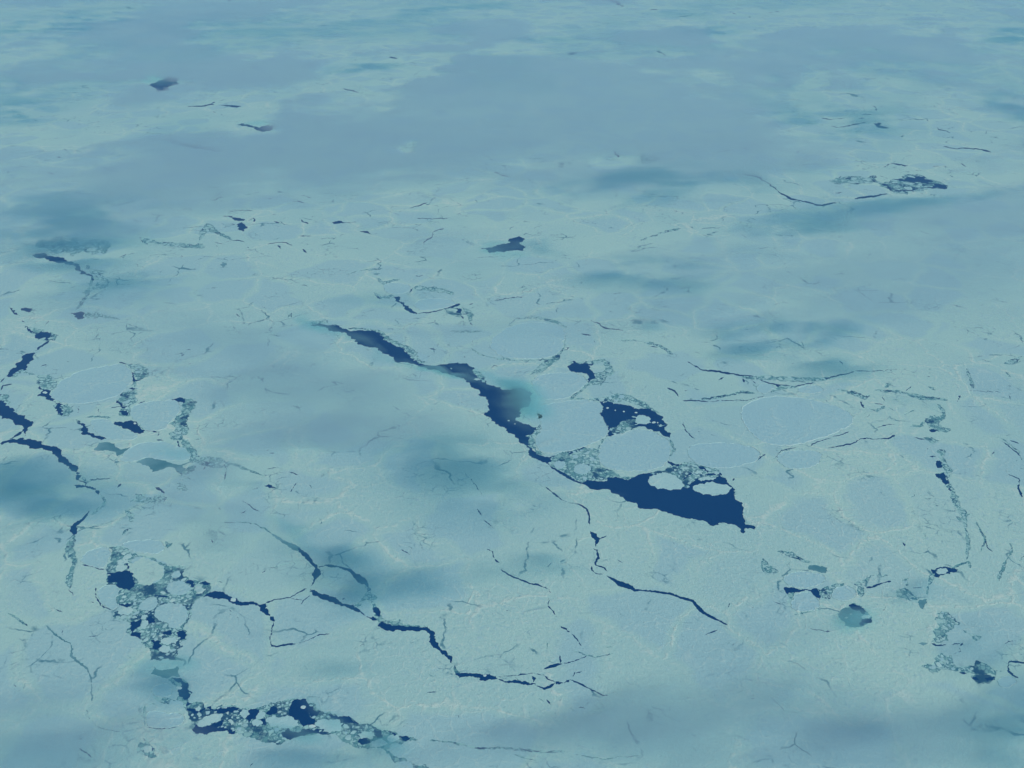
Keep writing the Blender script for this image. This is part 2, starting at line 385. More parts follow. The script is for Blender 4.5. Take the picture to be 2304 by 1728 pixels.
# ------------------------------------------------------------------ leads, cracks and seams, traced on the sea surface
# W open water, S slush seam, Y young grey ice, I pack ice again; lower case: a line with widths
OPENINGS = """
s D 650,1545,14 685,1595,22 640,1640,18 590,1680,16
s D 530,1430,14 560,1470,16 640,1440,10
s D 600,140,14 585,200,14 560,260,14 530,310,14 490,350,12
s G 480,150,20 470,200,26 450,260,30 480,310,26 460,400,34 450,480,24
s G 930,285,14 1000,310,22 1070,345,24 1080,420,30 1050,470,30 1000,500,26
s E 40,470,10 130,470,12 240,490,24 300,530,30 400,590,30 480,650,26
s F 1240,870,14 1400,880,20 1560,920,24 1700,930,18
s F 1650,960,14 1690,1010,24 1700,1060,20
s F 2060,1180,8 2170,1260,8 2200,1330,8
s I 1900,60,10 1960,180,12 1930,260,10
s H 1500,900,6 1640,940,8 1760,920,6
s B 1940,1560,10 2100,1500,12 2200,1480,8
W A 975,545 1020,530 1080,503 1150,510 1160,525 1090,565 1030,598 1000,572
W A 1560,800 1620,812 1680,830 1740,812 1770,840 1710,855 1660,842
W A 1210,688 1270,685 1340,678 1390,660 1390,680 1310,692
W A 1420,682 1500,681 1560,692 1490,692
W A 1445,1400 1510,1400 1540,1412 1590,1420 1585,1435 1540,1432 1505,1412
W A 1565,1440 1590,1465 1580,1500 1570,1495
W A 2150,1440 2212,1432 2230,1445 2190,1450
w A 1940,1412,5 1970,1440,9 2000,1452,4
w A 1775,1435,12 1810,1445,5
w A 1630,1410,4 1650,1420,7 1640,1440,3
w A 905,1530,5 925,1570,9 960,1585,4
w A 1940,1530,5 2020,1530,6
w A 1800,1590,12 1825,1620,5
w A 1960,1615,5 1990,1640,10
s A 1290,1560,20 1340,1460,40 1400,1500,25 1510,1555,15
s A 920,1560,30 1150,1590,25 1330,1600,25
w A 1110,915,6 1150,938,6 1310,962,8 1430,985,3
w A 1480,1368,5 1640,1367,3
w A 940,1370,4 970,1355,5
w A 925,655,8 965,640,5
w A 360,1017,8 400,1022,5
w A 310,1120,7 355,1130,6
w A 1485,10,12 1500,0,14
w A 1635,430,6 1680,455,5
w A 1740,500,5 1790,520,5
w A 810,540,6 835,542,4
s A 240,1570,60 500,1610,90 720,1600,60
W B 1465,350 1490,338 1530,345 1500,357
W B 890,1605 930,1610 980,1603 1050,1580 1095,1572 1110,1542 1150,1530 1190,1550 1195,1600 1180,1625 1100,1625 1010,1630 960,1640
w B 520,1580,8 590,1535,8 600,1500,6 665,1480,6
w B 490,1415,5 600,1418,5 700,1412,3
w B 440,1350,4 500,1335,6 560,1312,8
w B 120,1500,7 170,1505,10 200,1522,5
w B 990,1115,5 1060,1140,6 1100,1148,3
w B 310,370,8 365,380,9
w B 1765,980,6 1800,1020,12
s B 1940,990,15 1970,1040,40 2060,1030,30
w B 1885,908,4 1920,920,4
w B 2040,330,5 2110,360,6
w B 1710,0,8 1790,18,8 1830,45,4
w B 1990,65,4 2060,62,4
w B 5,575,8 60,585,7 120,600,3
w B 0,1445,6 100,1440,3
W C 1230,800 1270,795 1340,832 1300,834 1250,817
Y C 1055,602 1100,608 1185,635 1130,630
S C 940,1170 1060,1140 1220,1150 1230,1190 1000,1195
D C 1215,1140 1250,1135 1300,1185 1420,1155 1520,1130 1620,1165 1725,1205 1700,1228 1600,1225 1480,1240 1365,1250 1320,1220 1240,1180
W C 1370,1165 1440,1160 1500,1140 1560,1145 1615,1170 1600,1190 1540,1180 1440,1176
W C 1580,1210 1640,1190 1720,1205 1700,1226 1620,1223
w C 1360,1240,10 1480,1232,8 1590,1212,5
w C 1290,1195,14 1330,1200,14 1360,1240,10
w C 1345,1060,8 1460,1075,12
w C 1300,1085,4 1345,1060,6
w C 1690,950,8 1770,965,12 1830,960,7 1940,970,6 2000,988,12
w C 385,1130,5 480,1145,7 570,1195,4 620,1240,6 700,1290,10 760,1300,6 850,1322,8 880,1330,12 1000,1315,4
w C 1115,1290,10 1200,1275,9 1330,1255,4
w C 900,765,5 960,775,6 1050,768,3
w C 960,815,4 1010,828,4 1120,805,6 1190,797,10
w C 1140,770,8 1180,765,6
w C 1160,743,4 1230,742,4
w C 1790,1055,7 1840,1082,5
w C 1510,1103,14 1530,1105,8
w C 1620,1080,6 1670,1076,6
w C 390,960,10 430,968,4
w C 230,988,4 310,970,4
w C 320,80,6 345,92,6
w C 860,535,8 885,528,5
w C 1250,655,5 1280,660,5
w C 2100,707,6 2140,707,5
W D 235,-15 290,-20 330,0 420,15 470,50 520,90 580,115 605,140 600,160 565,125 500,95 455,60 420,45 370,45 320,25 290,12 235,12
S D 600,130 700,150 680,210 600,220 570,260 530,310 560,260 530,235 600,200
S D 560,60 620,90 690,100 640,130
W D 135,340 165,335 205,345 205,362 170,362 140,355
W D 455,370 545,365 550,400 510,412 480,395
s D 550,390,30 640,385,25 720,400,20 780,412,10
w D 60,325,6 90,370,7 130,388,8
w D 290,455,5 315,420,12
w D 140,420,12 160,430,6
S D 160,455 290,480 345,500 378,512 355,548 310,552 245,540 235,512 200,490
W D 165,455 180,462 215,490 240,512 200,495 175,472
W D 240,505 270,490 310,492 325,515 315,545 250,538
w D 320,548,14 290,570,14 230,615,14
W D 40,780 60,745 100,700 140,655 220,625 215,660 180,700 170,740 110,750 70,785
s D 75,785,15 140,745,20 190,765,15 230,768,8
w D 40,780,8 0,820,8
w D 0,880,12 20,840,10 80,830,5
S D 0,895 60,905 70,960 20,950 -30,950
W D -60,930 0,935 30,940 60,975 85,1010 120,1030 160,1055 215,1070 210,1095 180,1115 175,1165 155,1145 145,1130 150,1105 90,1085 60,1055 0,1035 -60,1020
w D 150,1135,14 80,1180,8 60,1190,5
W D 0,1215 45,1195 110,1190 180,1185 240,1200 270,1220 330,1235 390,1250 415,1300 460,1340 510,1380 530,1420 515,1455 495,1430 490,1400 430,1360 370,1300 340,1270 270,1245 160,1225 90,1210 10,1225
W D 480,1485 560,1490 620,1515 660,1550 640,1545 600,1515 540,1500
w D 500,1455,6 560,1470,8 560,1500,6
S D 245,770 330,800 370,830 335,870 275,865 255,840
W D 255,840 275,865 335,865 325,905 345,945 300,930 245,910
W D 345,940 400,960 370,965
S D 370,955 440,960 445,1040 400,1040 375,1020
W D 372,958 420,958 410,1005 395,1035 375,1020
s D 490,1060,25 520,1090,35
W D 500,1085 540,1085 570,1125 620,1165 690,1185 650,1195 590,1170 540,1160 525,1120
W D 740,1070 800,1080 850,1065 890,1085 910,1110 945,1130 905,1155 850,1130 790,1115 750,1095
s D 890,1090,20 945,1130,15
w D 945,1132,6 1030,1140,6 1020,1170,6
S D 830,700 900,700 930,720 920,800 880,815 860,770
w D 770,688,6 830,705,6
W D 835,750 870,785 915,805 865,820 845,780
s D 880,810,20 870,850,20
W D 835,860 860,850 890,860 860,870
S D 770,890 860,870 890,885 885,930 840,970 840,1040 800,1040 770,1010 800,980 760,940
W D 770,1010 825,1005 825,1035 790,1025
W D 755,935 790,955 800,975 840,975 790,988
w D 890,960,4 940,940,5 925,932,4
w D 515,970,6 505,1020,6
w D 640,990,6 655,1020,6
s D 560,1045,12 640,1040,14 720,1050,12
W D 1110,930 1165,915 1200,930 1230,965 1190,970 1170,945
S D 1185,920 1245,930 1245,1000 1215,1100 1195,1190 1130,1195 1090,1150 1090,1090 1140,1040 1180,990
s D 1185,1190,40 1230,1270,60 1280,1340,55
S D 1280,1310 1350,1300 1460,1330 1540,1355 1480,1360 1330,1360 1290,1350
s D 1500,1345,20 1600,1385,12 1710,1425,10
w D 1440,1320,6 1470,1390,6 1455,1450,5
Y D 875,1335 950,1305 1080,1335 1240,1330 1200,1395 1180,1425 1140,1390 1070,1375 980,1405 960,1360
s D 1180,1415,20 1270,1365,35
Y D 640,1210 700,1205 750,1240 870,1240 800,1280 760,1300 700,1260
Y D 745,1330 775,1335 755,1362
w D 1000,1190,8 1060,1195,14
w D 925,1205,10 950,1200,6
S D 840,1590 880,1540 950,1545 1050,1550 1080,1570 1060,1595 920,1600
w D 1005,1500,20 1040,1515,25 1065,1540,10
w D 760,1500,12 785,1475,10
S D 1130,1470 1190,1480 1210,1520 1150,1535
w D 580,1450,6 720,1440,6
W D 1710,1490 1740,1478 1785,1505
w D 1630,1518,4 1680,1500,7
w D 1730,1380,5 1790,1372,7
w D 1840,1570,8 1850,1560,14
w D 1880,1530,8 1920,1470,4
w D 1870,1400,6 1940,1420,8
Y D 1440,40 1470,45 1450,75
w D 1335,212,4 1410,205,4
w D 1700,325,5 1725,345,10
w D 1530,375,4 1555,395,4
s D 1860,400,12 1885,375,20 1890,400,8
s D 2010,435,14 2110,425,26 2130,440,10
W E -200,448 -90,450 20,472 120,480 200,480 260,505 275,540 330,570 400,600 460,650 500,690 620,710 700,695 810,695 850,745 900,770 940,830 1030,850 1120,850 1180,860 1230,930 1220,965 1160,990 1155,1030 1140,1065 1200,1080 1270,1110 1245,1150 1210,1195 1235,1245 1280,1290 1385,1295 1355,1360 1300,1335 1230,1300 1220,1250 1160,1215 1125,1160 1050,1110 975,1060 960,1000 950,950 900,890 840,850 800,800 700,770 600,735 500,715 430,690 365,690 310,640 240,600 110,575 50,520 -20,490 -100,463
S E 250,510 300,520 380,570 460,600 560,690 500,690 460,650 400,600 330,570 270,545
S E 1290,1090 1300,1150 1250,1170 1260,1240 1330,1285 1280,1290 1235,1245 1210,1195 1245,1150 1270,1110
s E 850,745,8 890,765,30 930,820,20
W E 345,265 385,270 395,300 440,325 470,360 490,378 450,370 410,345 385,310
s E 210,235,20 250,270,25 320,265,20 350,262,8
w E 230,260,14 250,285,6
w E 490,375,5 600,360,6 690,338,8 765,312,14
W E 680,335 720,320 765,308 757,325 700,338
W E 735,342 770,340 775,375 745,368
w E 775,375,5 845,378,7
w E 790,425,16 805,432,10
w E 825,320,8 855,308,8
w E 990,290,4 1100,272,7 1190,265,3
s E 780,330,12 830,370,30 840,420,30 850,450,10
w E 440,237,8 465,205,12
s E 470,205,25 600,215,30 730,245,20
s E 225,140,8 270,175,22 380,150,20
Y E 200,115 255,113 232,126
s E 30,120,5 130,95,8 270,85,4
s E 700,490,10 870,490,14 920,485,6
w E 850,560,14 850,545,6
w E 570,600,6 615,608,10
s E 1090,445,10 1130,405,10 1260,398,12 1400,430,14 1460,465,14
s E 1450,490,14 1445,590,18 1380,670,45 1275,740,40 1220,770,10
s E 840,600,8 900,640,10 1010,668,10 1180,678,8 1380,670,12
w E 1550,505,6 1620,515,7
w E 1615,415,5 1720,470,10 1830,482,5
s E 1790,550,8 1890,545,16 2060,580,14 2150,640,16
s E 1470,690,20 1540,700,20 1700,680,30 1750,740,60 1660,800,60 1600,830,50 1530,890,30 1480,935,15
W E 1465,715 1500,680 1550,700 1630,685 1600,710 1630,750 1640,795 1600,820 1605,780 1560,755 1490,750
s E 1480,930,10 1670,930,20 1830,915,35 1950,960,30 2060,1020,15
W E 1675,940 1740,945 1800,960 1870,970 1980,990 2040,1015 2085,1050 2110,1100 2140,1150 2130,1180 2080,1160 2020,1130 1950,1105 1930,1105 1850,1130 1760,1165 1715,1170 1735,1130 1710,1080 1670,1020 1695,985
D E 1735,1130 1790,1100 1880,1060 1920,1060 1900,1095 1930,1105 1850,1130 1770,1160
w E 2110,855,8 2160,875,12 2190,915,10
w E 1480,920,4 1555,860,4
s E 2130,1190,12 2160,1250,30 2120,1310,16
S E 1360,1310 1480,1265 1580,1240 1660,1255 1690,1185 1700,1200 1665,1290 1690,1370 1780,1410 1900,1440 1860,1450 1780,1430 1640,1455 1560,1475 1450,1410 1370,1370
w E 1470,1285,12 1580,1240,8
w E 1355,1360,10 1440,1415,14 1510,1455,14 1560,1475,14
W E 2110,1320 2140,1335 2210,1340 2200,1355 2140,1358
W E 1560,1470 1640,1455 1780,1430 1870,1445 1920,1420 2000,1405 2110,1375 2220,1345 2312,1360 2450,1390 2460,1430 2512,1480 2540,1505 2545,1555 2592,1595 2607,1640 2607,1700 2617,1739 2682,1754 2677,1774 2612,1769 2607,1799 2592,1794 2587,1769 2552,1744 2442,1734 2342,1714 2272,1701 2212,1697 2150,1680 2110,1660 2050,1640 1960,1640 1910,1600 1830,1570 1760,1540 1640,1515 1590,1490
D E 2000,1410 2110,1375 2220,1335 2312,1355 2450,1385 2462,1430 2400,1450 2270,1470 2242,1505 2212,1495 2130,1430
w F 100,1365,14 160,1390,14 180,1420,14
w F 150,1415,12 240,1410,16 260,1430,10
w F 0,1450,8 60,1405,8 110,1410,8
w F 20,1480,12 90,1475,8
w F 30,685,4 130,740,6 200,745,12 290,760,12 380,775,9 440,778,6 560,825,6 640,838,10 720,845,8 860,825,5
s F 380,785,14 560,790,25 740,800,30 900,800,20 960,790,10
w F 900,800,7 960,785,6 1060,765,7 1120,745,10
w F 1120,745,5 1250,745,3 1400,735,3
w F 230,805,12 270,785,6
w F 385,780,9 400,820,9
w F 440,800,9 475,828,9
w F 590,825,8 620,845,9 680,840,6
s F 570,885,14 640,850,25 740,850,14
s F 460,830,8 480,860,14 530,905,10
w F 0,938,8 80,938,6 200,945,9 240,938,8
w F 240,938,5 420,935,4 530,905,6
s F 120,930,14 260,910,14 380,880,20 470,890,8
w F 215,895,8 220,910,8
w F 5,1075,9 15,1125,8 45,1160,8 80,1190,4
w F 820,1238,8 870,1205,7 960,1180,5 1080,1140,4
w F 600,1310,7 640,1260,6 740,1240,4
w F 940,1245,4 1040,1230,9 1110,1210,10 1150,1185,5 1280,1185,6 1340,1180,14 1375,1160,10
w F 480,1325,9 535,1285,6
w F 320,1460,7 350,1430,7
w F 838,1350,6 860,1330,4
w F 1500,1178,6 1570,1190,8
S F 1560,1180 1610,1175 1640,1190 1690,1190 1640,1210 1610,1222
S F 1590,1100 1600,1060 1560,1085 1470,1105 1570,1075 1600,1035 1690,1020 1690,1060 1660,1085 1680,1110 1735,1120 1720,1140 1660,1140
W F 1595,1105 1615,1122 1665,1130 1610,1142
w F 1585,1255,12 1595,1240,6
s F 1640,1270,30 1690,1265,30 1670,1300,30 1720,1390,40 1750,1395,10
w F 1600,1300,12 1640,1300,10
W F 1640,1345 1665,1325 1680,1350 1690,1365 1650,1375
S F 1640,1410 1690,1400 1750,1410 1740,1480 1790,1560 1780,1600 1830,1659 1780,1659 1745,1590 1735,1530 1700,1480 1650,1435
W F 1640,1410 1690,1405 1705,1430 1740,1500 1735,1530 1700,1480 1650,1435
s F 1760,1560,25 1790,1640,40 1820,1660,25 1835,1780,22 1850,1860,20 1840,1970,14
s F 1840,730,14 1865,800,30 1885,860,20
w F 1780,945,7 1802,905,9
w F 2115,905,10 2125,935,10
s F 2080,700,14 2150,680,30 2200,650,20
s F 2090,750,10 2130,790,12
w F 2110,1415,6 2180,1445,7 2175,1500,10 2200,1565,14
w F 2070,1200,4 2120,1240,5 2190,1300,6
w F 2120,1195,5 2180,1215,6
w F 2005,1290,6 2020,1260,6
s F 1000,865,8 1110,890,25 1180,920,25 1220,900,8
w F 1150,940,8 1170,980,10 1200,995,4
s F 1200,990,8 1260,1005,18 1310,970,18
s F 1300,850,18 1350,830,20
s F 1430,1030,10 1500,1000,14
w F 1440,880,8 1480,845,4
s F 1590,845,10 1640,870,18
w F 1620,575,5 1650,570,7
s F 1600,920,8 1720,935,12
w F 1850,870,4 2060,885,4
w G 580,-10,12 540,45,20 490,80,26 475,120,36 480,150,26
s G 475,170,30 440,240,40 490,310,40 470,380,30 450,430,50 450,500,20
w G 445,500,8 480,548,10
s G 810,-10,20 855,30,35 850,70,20
s G 790,150,20 830,110,18
s G 1070,190,14 1090,220,35 1120,200,8
D G 700,230 800,225 880,265 930,285 840,330 850,400 890,465 970,475 1000,450 1060,430 1075,380 1060,350 1010,320 940,290 930,282 1000,300 1070,340 1110,350 1190,350 1190,420 1240,440 1360,460 1375,520 1300,550 1260,580 1230,640 1215,720 1190,760 1215,800 1160,850 1150,960 970,965 940,880 900,820 850,805 835,715 740,690 740,650 860,640 760,600 730,570 770,500 690,450 690,380 720,300
W G 690,400 740,395 860,395 865,440 880,460 860,490 800,500 770,490 760,465 690,455
W G 770,590 830,590 850,605 800,612
W G 845,710 915,695 910,740 870,760 860,780 910,800 900,820 850,805
W G 950,690 985,670 1000,700 1010,715 960,725
W G 1160,770 1200,775 1210,800 1170,830
W G 1060,775 1110,765 1100,800 1040,800
W G 980,830 1040,840 1020,890 990,870
W G 1050,940 1100,925 1140,955 1090,950
W G 800,335 830,335 825,375
W G 1210,445 1240,440 1270,470 1250,490 1225,470
W G 1290,460 1360,462 1350,475
w G 1000,543,8 1090,550,10
w G 1230,640,8 1220,700,8
w G 530,342,8 600,352,9 640,372,5 690,370,8
w G 620,490,4 620,550,6 650,605,9 730,640,5
W G 1310,550 1380,515 1450,520 1500,550 1560,580 1640,580 1720,590 1700,615 1640,600 1550,605 1480,575 1400,560
W G 1690,600 1722,595 1720,625 1740,655 1775,690 1782,715 1765,708 1750,675 1715,660
w G 1772,710,10 1760,780,9 1750,830,9 1760,865,14 1800,872,14 1870,857,11 1920,855,6
w G 1920,855,4 2000,830,4 2060,800,5 2140,790,4
w G 1722,590,12 1800,565,10 1880,555,9 1920,530,8 1990,495,10
w G 1880,560,5 1970,572,5
w G 1950,600,4 1970,570,5 2010,540,5
s G 1430,70,5 1540,65,7 1660,80,8 1760,140,10
y G 1760,140,14 1830,190,30 1890,220,32 1950,245,36
w G 1930,235,30 1990,290,34 2030,340,32 2050,360,30 2055,400,36 2040,430,14 2020,480,8
w G 2050,360,16 2110,345,16 2212,360,16 2270,380,16 2305,415,22 2330,436,30 2372,460,26 2380,480,16 2385,510,10
W G 2000,490 2040,505 2100,530 2160,550 2212,585 2262,600 2312,630 2312,645 2250,622 2190,600 2100,570 2050,545 2005,515
w H 50,606,30 100,635,26 150,662,22 230,702,22
S H 155,475 195,530 210,590 250,625 265,680 255,710 230,700 215,670 200,630 195,590 160,570 110,620 85,605 150,540
W H 200,625 220,615 245,630 245,680 220,655
w H 0,575,6 20,560,8 30,570,6
S H 225,690 300,705 420,735 500,735 560,745 420,755 300,735 250,720
W H 235,735 260,708 290,725 330,738 420,745 500,745 560,745 600,775 600,800 630,850 680,900 720,950 735,990 720,985 680,940 620,890 570,825 575,795 500,775 400,775 280,765
s H 728,985,14 740,1030,28 770,1055,20
W H 740,1045 770,1045 870,1045 920,1055 1000,1065 1080,1095 1170,1100 1260,1115 1240,1118 1140,1110 1050,1100 960,1085 860,1070 765,1078
w H 1240,1115,10 1310,1145,12 1350,1135,16 1385,1105,10
W H 1385,1100 1460,1088 1485,1085 1470,1105 1390,1118
w H 1480,1085,8 1560,1120,12 1640,1160,8 1700,1190,7 1745,1185,4
w H 1305,1050,7 1340,1085,8 1385,1100,7
w H 1310,1020,10 1360,1000,20 1430,985,20
w H 1415,930,6 1420,980,16
w H 1430,985,5 1500,970,6 1590,930,8
w H 1015,1066,5 1130,1060,5 1250,1045,6 1310,1060,5
w H 1235,1065,8 1250,1080,18 1245,1105,5
w H 1125,1065,6 1155,1100,6
w H 1500,1070,4 1520,1020,5
w H 1510,1045,5 1560,1035,6
w H 1330,1215,12 1345,1235,12 1360,1252,6
w H 880,-20,7 910,25,7
w H 920,50,5 955,75,8 988,108,7
w H 945,160,5 965,172,5
w H 940,240,6 978,255,6 985,290,6 1000,312,10 1025,328,6
w H 1032,372,7 1080,405,10 1160,440,9 1220,465,8 1270,470,9 1350,505,9 1358,525,5
w H 1345,555,4 1340,610,4 1370,640,5 1395,680,10
w H 1410,740,10 1460,760,10 1480,780,5
w H 1490,790,5 1530,830,7 1555,870,6
w E 835,1440,4 880,1500,5 910,1550,4
w E 1320,1495,5 1370,1535,7 1420,1575,8 1480,1600,7 1540,1610,9 1590,1640,14 1605,1680,10 1612,1750,5
w H 1612,125,6 1640,155,22 1662,180,24 1645,225,8
w H 1630,235,8 1660,250,12 1665,300,14 1645,330,10 1650,345,8 1700,360,8 1725,385,8
w H 1620,350,5 1625,380,8 1650,400,7 1695,405,5
w H 1718,412,9 1780,450,18 1800,465,22 1880,490,20 1900,508,16 2020,515,10 2120,528,12 2212,558,14 2277,577,22 2312,620,20 2350,655,16 2412,688,12 2505,732,10
w H 1665,180,4 1720,155,10
s H 1330,840,5 1335,890,8
w I 140,797,4 200,775,9 240,760,6
w I 295,620,6 302,590,6
w I 455,635,5 458,605,6
w I 590,583,4 650,603,4
W I 655,490 720,490 770,505 830,505 870,495 900,520 900,545 895,578 870,555 830,515 760,520 710,545 680,535 665,520
S I 870,500 930,480 1000,462 1050,462 975,500 950,540 945,570 900,578 890,540
S I 680,530 720,520 705,590 682,597
Y I 825,345 870,345 935,360 930,395 870,385 820,375
w I 760,382,3 825,378,4
s I 515,300,14 540,370,50 620,390,30
s I 610,255,10 700,275,25 790,320,20 840,325,8
Y I 1050,620 1110,590 1160,610 1170,640 1200,650 1225,690 1180,730 1120,752 1050,740 1020,690 1000,660
W I 1060,615 1110,595 1150,612 1190,650 1160,660 1150,640 1100,630
W I 1160,690 1220,690 1200,720 1150,740
W I 1620,400 1650,362 1720,358 1760,362 1790,375 1700,405 1665,427 1630,420
s I 1740,365,14 1800,340,24 1850,325,16 1865,365,12
s I 1590,415,24 1620,415,30 1590,480,12 1585,540,18
Y I 1530,575 1580,565 1570,600 1560,632 1535,615
s I 1110,470,10 1150,475,24 1160,550,40
s I 1110,470,14 1190,445,20 1220,410,10
w I 1190,495,6 1240,482,12 1290,462,8 1350,448,5
w I 1215,525,4 1245,538,5
s I 1200,410,5 1330,415,5
S I 1420,440 1470,430 1440,480 1480,520 1530,560 1470,575 1390,550 1400,500
w I 1480,490,4 1550,492,5
s I 720,665,5 800,652,6 900,628,6
w I 820,755,4 960,778,4
S I 1650,660 1720,650 1800,720 1860,790 1940,810 1890,840 1840,780 1760,745 1700,790 1660,850 1610,840 1630,760
Y I 1518,855 1550,843 1590,850 1560,867
w I 1610,848,8 1640,865,12 1710,862,6
w I 1740,862,6 1810,850,7 1800,870,5
S I 1540,1000 1640,940 1740,930 1750,985 1850,1000 1900,960 1990,1000 2080,1030 2030,1060 1900,1060 1860,1040 1760,1030 1620,1050
w I 1790,1040,7 1820,1045,14 1850,1052,6
D I 1865,1065 1950,1050 2030,1062 2025,1090 1960,1110 1910,1118 1880,1085
W I 1870,1070 1905,1058 1920,1090 1895,1090
W I 1960,1075 2020,1068 2010,1090 1970,1100
w I 2135,960,5 2112,975,12 2110,1030,14 2140,1060,12 2175,1078,8
w I 2110,965,8 2160,972,9 2250,985,8
w I 2080,860,4 2110,840,7 2160,835,4
w I 1790,880,4 1800,905,8 1750,920,4
s I 2120,200,10 2135,250,20 2090,330,20 2040,450,12
w I 1960,185,4 1975,230,4 2010,260,4
s I 1770,30,16 1800,50,20 1860,10,8
w I 1425,195,6 1440,225,5
w I 1330,605,5 1300,640,3
Y G 995,985 1070,1020 1150,990 1165,1070 1050,1075 975,1050
D G 1120,1070 1180,1080 1220,1110 1225,1160 1240,1240 1330,1270 1400,1275 1550,1270 1680,1265 1780,1240 1860,1215 1930,1210 2000,1240 2080,1290 2150,1310 2212,1325 2270,1330 2340,1375 2420,1390 2540,1420 2650,1460 2710,1482 2640,1482 2580,1500 2530,1560 2640,1620 2700,1640 2790,1670 2750,1720 2600,1640 2530,1590 2450,1530 2290,1520 2212,1485 2130,1445 2060,1435 1960,1450 1880,1480 1820,1510 1720,1500 1620,1460 1560,1440 1480,1440 1480,1415 1380,1425 1270,1440 1245,1410 1260,1370 1220,1300 1190,1260 1160,1190 1140,1130 1090,1090
W G 1120,1075 1180,1080 1220,1110 1225,1160 1240,1240 1210,1260 1180,1200 1150,1160 1180,1120
W G 1210,1268 1330,1270 1400,1278 1550,1270 1470,1300 1400,1305 1300,1300 1230,1290
W G 1245,1410 1265,1375 1350,1385 1450,1345 1440,1380 1400,1400 1480,1405 1480,1418 1380,1425 1270,1440
W G 1600,1290 1660,1275 1680,1300 1640,1340 1600,1370 1590,1330
W G 1725,1300 1770,1255 1800,1280 1780,1310 1730,1312
W G 1870,1290 1900,1215 1940,1215 2000,1245 2080,1290 2060,1320 2000,1300 2040,1340 2030,1375 1960,1390 1930,1345 1870,1310
W G 1690,1340 1730,1345 1720,1390 1700,1380
W G 1815,1430 1870,1400 1960,1405 2060,1405 2130,1440 2060,1435 1960,1450 1880,1480 1830,1465
W G 2130,1310 2212,1325 2270,1330 2330,1372 2270,1365 2170,1340
W G 2420,1405 2470,1420 2480,1460 2440,1470
W G 2320,1480 2380,1475 2400,1495 2330,1512
W G 2590,1450 2660,1465 2640,1480 2610,1485
W G 2510,1420 2560,1430 2600,1465 2580,1470
W G 1490,1400 1530,1410 1520,1440 1485,1438
s G 940,1250,14 935,1320,14 940,1395,8
w G 945,1395,4 1040,1405,5 1150,1395,5
s G 1000,1205,20 1060,1220,35 1180,1240,30
y G 300,735,10 350,790,14 420,840,16 455,850,18 470,890,18 460,930,20 500,970,16 570,1020,16 590,1080,14 595,1160,10 592,1240,5
s G 560,1280,4 580,1340,5 620,1385,6 690,1412,6 780,1425,4
w G 510,1532,7 560,1560,9 600,1600,4
w G 400,760,4 405,800,5
w G 100,690,12 125,692,8
s G 50,655,6 110,690,10 180,740,14
s G 320,610,5 340,630,5
w G 1535,680,6 1550,700,5
w G 1520,860,7 1550,865,4
w G 2050,1950,3 2100,1960,3
S G 900,1495 970,1500 1000,1530 1018,1590 960,1592 918,1560
W G 975,1520 998,1530 1000,1555 980,1545
w G 780,1615,6 800,1600,4
w H 70,890,4 150,855,5
w H 550,1172,4 620,1166,6
w H 395,1395,3 440,1365,3
s H 570,1480,8 700,1490,10 830,1520,14 900,1535,18 1050,1528,14 1200,1545,16 1300,1560,14 1450,1550,10
w H 850,1530,6 940,1530,8
w H 1160,1535,4 1230,1552,7 1300,1550,6
s H 1120,1570,8 1200,1600,10 1260,1610,6
s H 1520,1570,5 1700,1605,6 1780,1590,4 1930,1580,4
"""
